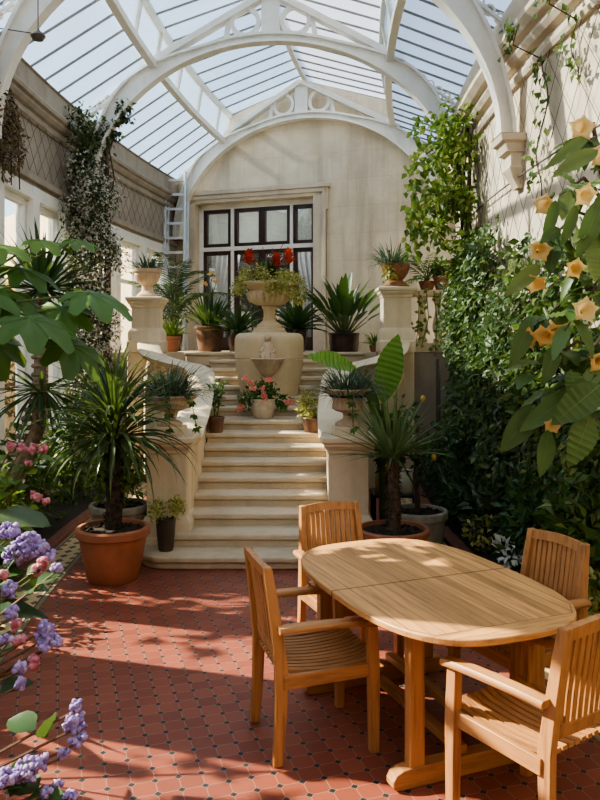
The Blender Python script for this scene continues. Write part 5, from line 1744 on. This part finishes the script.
# ------------------------------------------------------------------ slatted teak armchairs
def make_chair(label, loc, rz):
    """local: +y is the way the sitter faces, origin on the floor under the seat"""
    t = thing('slatted_armchair', label, 'chair', loc, rz, 'slatted teak armchairs around the oval table')
    W, HS = .235, .43

    def seatz(y): return HS - .022 * math.sin(PI * (y + .21) / .44) + .012 * (y > .19)
    for s in (-1, 1):
        mb = MB(); mb.sweep([(s * W, .25, 0), (s * W, .248, .40), (s * W, .238, .622)], [(-.022, -.024), (.022, -.024), (.022, .024), (-.022, .024)], True, lambda i: (Vector((1, 0, 0)) * (1, 1.1, 1)[i], Vector((0, 1, 0)) * (.9, 1.15, 1)[i])); obj('leg', mb, M['teak'], t, local=True, bevel=.004)
        X = s * (W - .015)
        back = [(X, -.225, 0), (X - s * .004, -.21, .22), (X - s * .008, -.205, .43), (X - s * .018, -.225, .62), (X - s * .028, -.25, .80), (X - s * .034, -.268, .915)]
        mb = MB(); mb.sweep(back, [(-.019, -.027), (.019, -.027), (.019, .027), (-.019, .027)], True, lambda i: (Vector((1, 0, 0)), Vector((0, 1, 0)) * (.85, 1, 1.15, 1, .9, .75)[i])); obj('leg', mb, M['teak'], t, local=True, bevel=.004)
        # arm
        ap = [(s * (W + .0), -.225, .632), (s * (W + .012), -.10, .640), (s * (W + .016), .08, .638), (s * (W + .010), .22, .628), (s * (W + .004), .29, .618)]
        mb = MB(); mb.sweep(smooth_path(ap, 16), [(-.030, -.014), (.030, -.014), (.034, -.006), (.034, .004), (.026, .014), (-.026, .014), (-.034, .004), (-.034, -.006)], True, lambda i: (Vector((1, 0, 0)), Vector((0, 0, 1)))); obj('armrest', mb, M['teaky'], t, local=True, angle=50)
        mb = MB(); mb.bar((s * (W - .005), -.20, HS - .045), (s * (W - .005), .245, HS - .035), .024, .065); obj('side_rail', mb, M['teaky'], t, local=True, bevel=.004)
    mb = MB(); mb.bar((-W, .247, HS - .035), (W, .247, HS - .035), .024, .06); obj('front_rail', mb, M['teakx'], t, local=True, bevel=.004)
    # seat: slats running front to back, dished
    mb = MB(); n = 11
    for k in range(n):
        x = -W + .042 + (2 * W - .084) * k / (n - 1)
        pth = [(x, -.215 + .485 * j / 8, seatz(-.215 + .45 * j / 8)) for j in range(9)]
        mb.sweep(pth, [(-.014, -.009), (.014, -.009), (.014, .009), (-.014, .009)], True, lambda i: (Vector((1, 0, 0)), Vector((0, 0, 1))))
    mb.box((0, -.03, HS - .042), (2 * W - .03, .04, .022))
    obj('seat', mb, M['teaky'], t, local=True, smooth=False)
    # back: top rail, low rail and upright slats in one plane
    mb = MB(); X = W - .058
    nrmy = Vector((0, 1, .25)).normalized()
    tp = [(-X - .03 + (2 * X + .06) * k / 12, -.262 - .016 * math.sin(PI * k / 12), .885 + .014 * math.sin(PI * k / 12)) for k in range(13)]
    upv = Vector((0, -.18, .98)).normalized(); ny = Vector((0, .98, .18)).normalized()
    mb.sweep(tp, [(-.026, -.014), (.026, -.014), (.026, .014), (-.026, .014)], True, lambda i: (upv, ny))
    lp = [(-X - .015 + (2 * X + .03) * k / 8, -.210 - .012 * math.sin(PI * k / 8), .505) for k in range(9)]
    mb.sweep(lp, [(-.026, -.011), (.026, -.011), (.026, .011), (-.026, .011)], True, lambda i: (Vector((0, -.18, .98)), Vector((0, .98, .18))))
    n = 10
    for k in range(n):
        x = -X + .024 + (2 * X - .048) * k / (n - 1); q = math.sin(PI * (x + X) / (2 * X))
        b = [(x, -.212 - .012 * q, .51), (x, -.226 - .014 * q, .65), (x, -.244 - .016 * q, .77), (x, -.259 - .016 * q, .87)]
        mb.sweep(b, [(-.0125, -.006), (.0125, -.006), (.0125, .006), (-.0125, .006)], True, lambda i: (Vector((1, 0, 0)), Vector((0, 1, 0))))
    obj('backrest', mb, M['teak'], t, local=True, smooth=False)
    return t


def face(v):        # rotation that turns local +y to the direction v
    return math.atan2(v[1], v[0]) - PI / 2


c1 = make_chair('slatted teak armchair standing alone on the open tiles, seen from its side', (.045, 3.80, 0), face((.958, .30)))
dup(c1, (.285, 4.71, 0), face((.35, -.94)), 'slatted teak armchair at the stair end of the table, facing the viewer')
dup(c1, (1.16, 4.0, 0), face((-.886, -.463)), 'slatted teak armchair at the far side of the table in front of the shady bed')
dup(c1, (.975, 3.11, 0), face((-.565, .825)), 'slatted teak armchair closest to the viewer, its back cut by the picture edge')

# ------------------------------------------------------------------ outside
mb = MB(); mb.box2((-40, -30, -.45), (30, 45, -.22)); struct('ground', mb, M['ground'], smooth=False)
mb = MB(); mb.box2((-7.4, -6, -.25), (-7.1, 22, 3.5)); o = obj('garden_wall', mb, M['outside'], smooth=False)
tag(o, 'sunny beige garden wall outside the white windows', 'wall', kind='structure')
for i, (x, y, lab) in enumerate(((-5.6, 13.6, 'reddish brown bush outside, seen through the window nearest the viewer'), (-5.2, 16.6, 'brown bush outside, seen through the window beside the flowering climber'))):
    c = Vector((x, y, 1.6)); root = thing('garden_bush', lab, 'shrub', (x, y, -.22)); lf = MB(); bush(lf, c, (.7, .9, 1.6), 900, .16, .09, .2, .3); st = MB(); st.tube([(x, y, -.22), (x, y, 2.2)], .05, 6)
    obj('stem', st, M['bark'], root); obj('foliage', lf, M['leaf_dry'], root)

for i, (x, y, zc, n, lab) in enumerate(((-4.8, 4.6, 2.9, 60, 'small leafy tree outside the near windows'), (-5.1, 7.1, 3.2, 230, 'small leafy tree outside the windows beside the large-leaved plant'), (-5.3, 9.3, 3.9, 430, 'small leafy tree outside the windows beside the climber'))):  # unseen trees added to break up the sun on floor and steps
    root = thing('garden_shade_tree', lab, 'tree', (x, y, -.22)); lf = MB(); bush(lf, (x, y, zc), (.9, 1.0, .95), n, .24, .13, .2, .2); st = MB(); st.tube([(x, y, -.22), (x, y, zc)], .06, 6)
    obj('trunk', st, M['bark'], root); obj('foliage', lf, M['leaf_mid'], root)

# wing of the house beyond the windows
mb = MB(); a = Vector((-3.7, 17.2, 0)); d = Vector((-.65, .755, 0)); nn = Vector((.755, .65, 0))
vs = [a, a + d * 15, a + d * 15 + nn * .4, a + nn * .4]; vs = [v + Vector((0, 0, -.25)) for v in vs] + [v + Vector((0, 0, 5.9)) for v in vs]
mb.add(vs, [(3, 2, 1, 0), (4, 5, 6, 7), (0, 1, 5, 4), (1, 2, 6, 5), (2, 3, 7, 6), (3, 0, 4, 7)])
struct('wall_house_wing', mb, M['outside'], smooth=False)
# ------------------------------------------------------------------ light
w = bpy.data.worlds.new('sky'); scene.world = w; w.use_nodes = True
nt = w.node_tree; bg = nt.nodes['Background']
sky = nt.nodes.new('ShaderNodeTexSky'); sky.sky_type = 'NISHITA'; sky.sun_disc = False
SUN_DIR = Vector((.93, -.26, -.66)).normalized()          # way the light travels
el = math.asin(-SUN_DIR.z); az = math.atan2(-SUN_DIR.x, -SUN_DIR.y)
sky.sun_elevation = el; sky.sun_rotation = az; sky.air_density = 1.2; sky.dust_density = 2.0; sky.ozone_density = 1.0
# thin bright cloud over the blue
tc = nt.nodes.new('ShaderNodeTexCoord'); nz = nt.nodes.new('ShaderNodeTexNoise'); nz.inputs['Scale'].default_value = 2.2; nz.inputs['Detail'].default_value = 7
rp = nt.nodes.new('ShaderNodeValToRGB'); rp.color_ramp.elements[0].position = .38; rp.color_ramp.elements[1].position = .72
mx = nt.nodes.new('ShaderNodeMix'); mx.data_type = 'RGBA'
nt.links.new(tc.outputs['Generated'], nz.inputs['Vector']); nt.links.new(nz.outputs[0], rp.inputs[0]); nt.links.new(rp.outputs[0], mx.inputs[0])
nt.links.new(sky.outputs[0], mx.inputs[6]); mx.inputs[7].default_value = (4.2, 4.9, 5.9, 1)
nt.links.new(mx.outputs[2], bg.inputs[0]); bg.inputs[1].default_value = .18
sd = bpy.data.lights.new('sun', 'SUN'); sd.energy = 9.5; sd.angle = R_(.6); sd.color = (1.0, .87, .68)
so = bpy.data.objects.new('sun', sd); COL.objects.link(so)
so.rotation_euler = SUN_DIR.to_track_quat('-Z', 'Y').to_euler(); so.location = (-12, 10, 14)

scene.view_settings.view_transform = 'AgX'
scene.view_settings.look = 'AgX - Medium High Contrast'
scene.view_settings.exposure = 1.1
scene.cycles.max_bounces = 10
scene.cycles.transparent_max_bounces = 16
scene.cycles.diffuse_bounces = 5
scene.cycles.use_denoising = True
scene.cycles.sample_clamp_indirect = 6.0
scene.cycles.caustics_reflective = False
scene.cycles.caustics_refractive = False
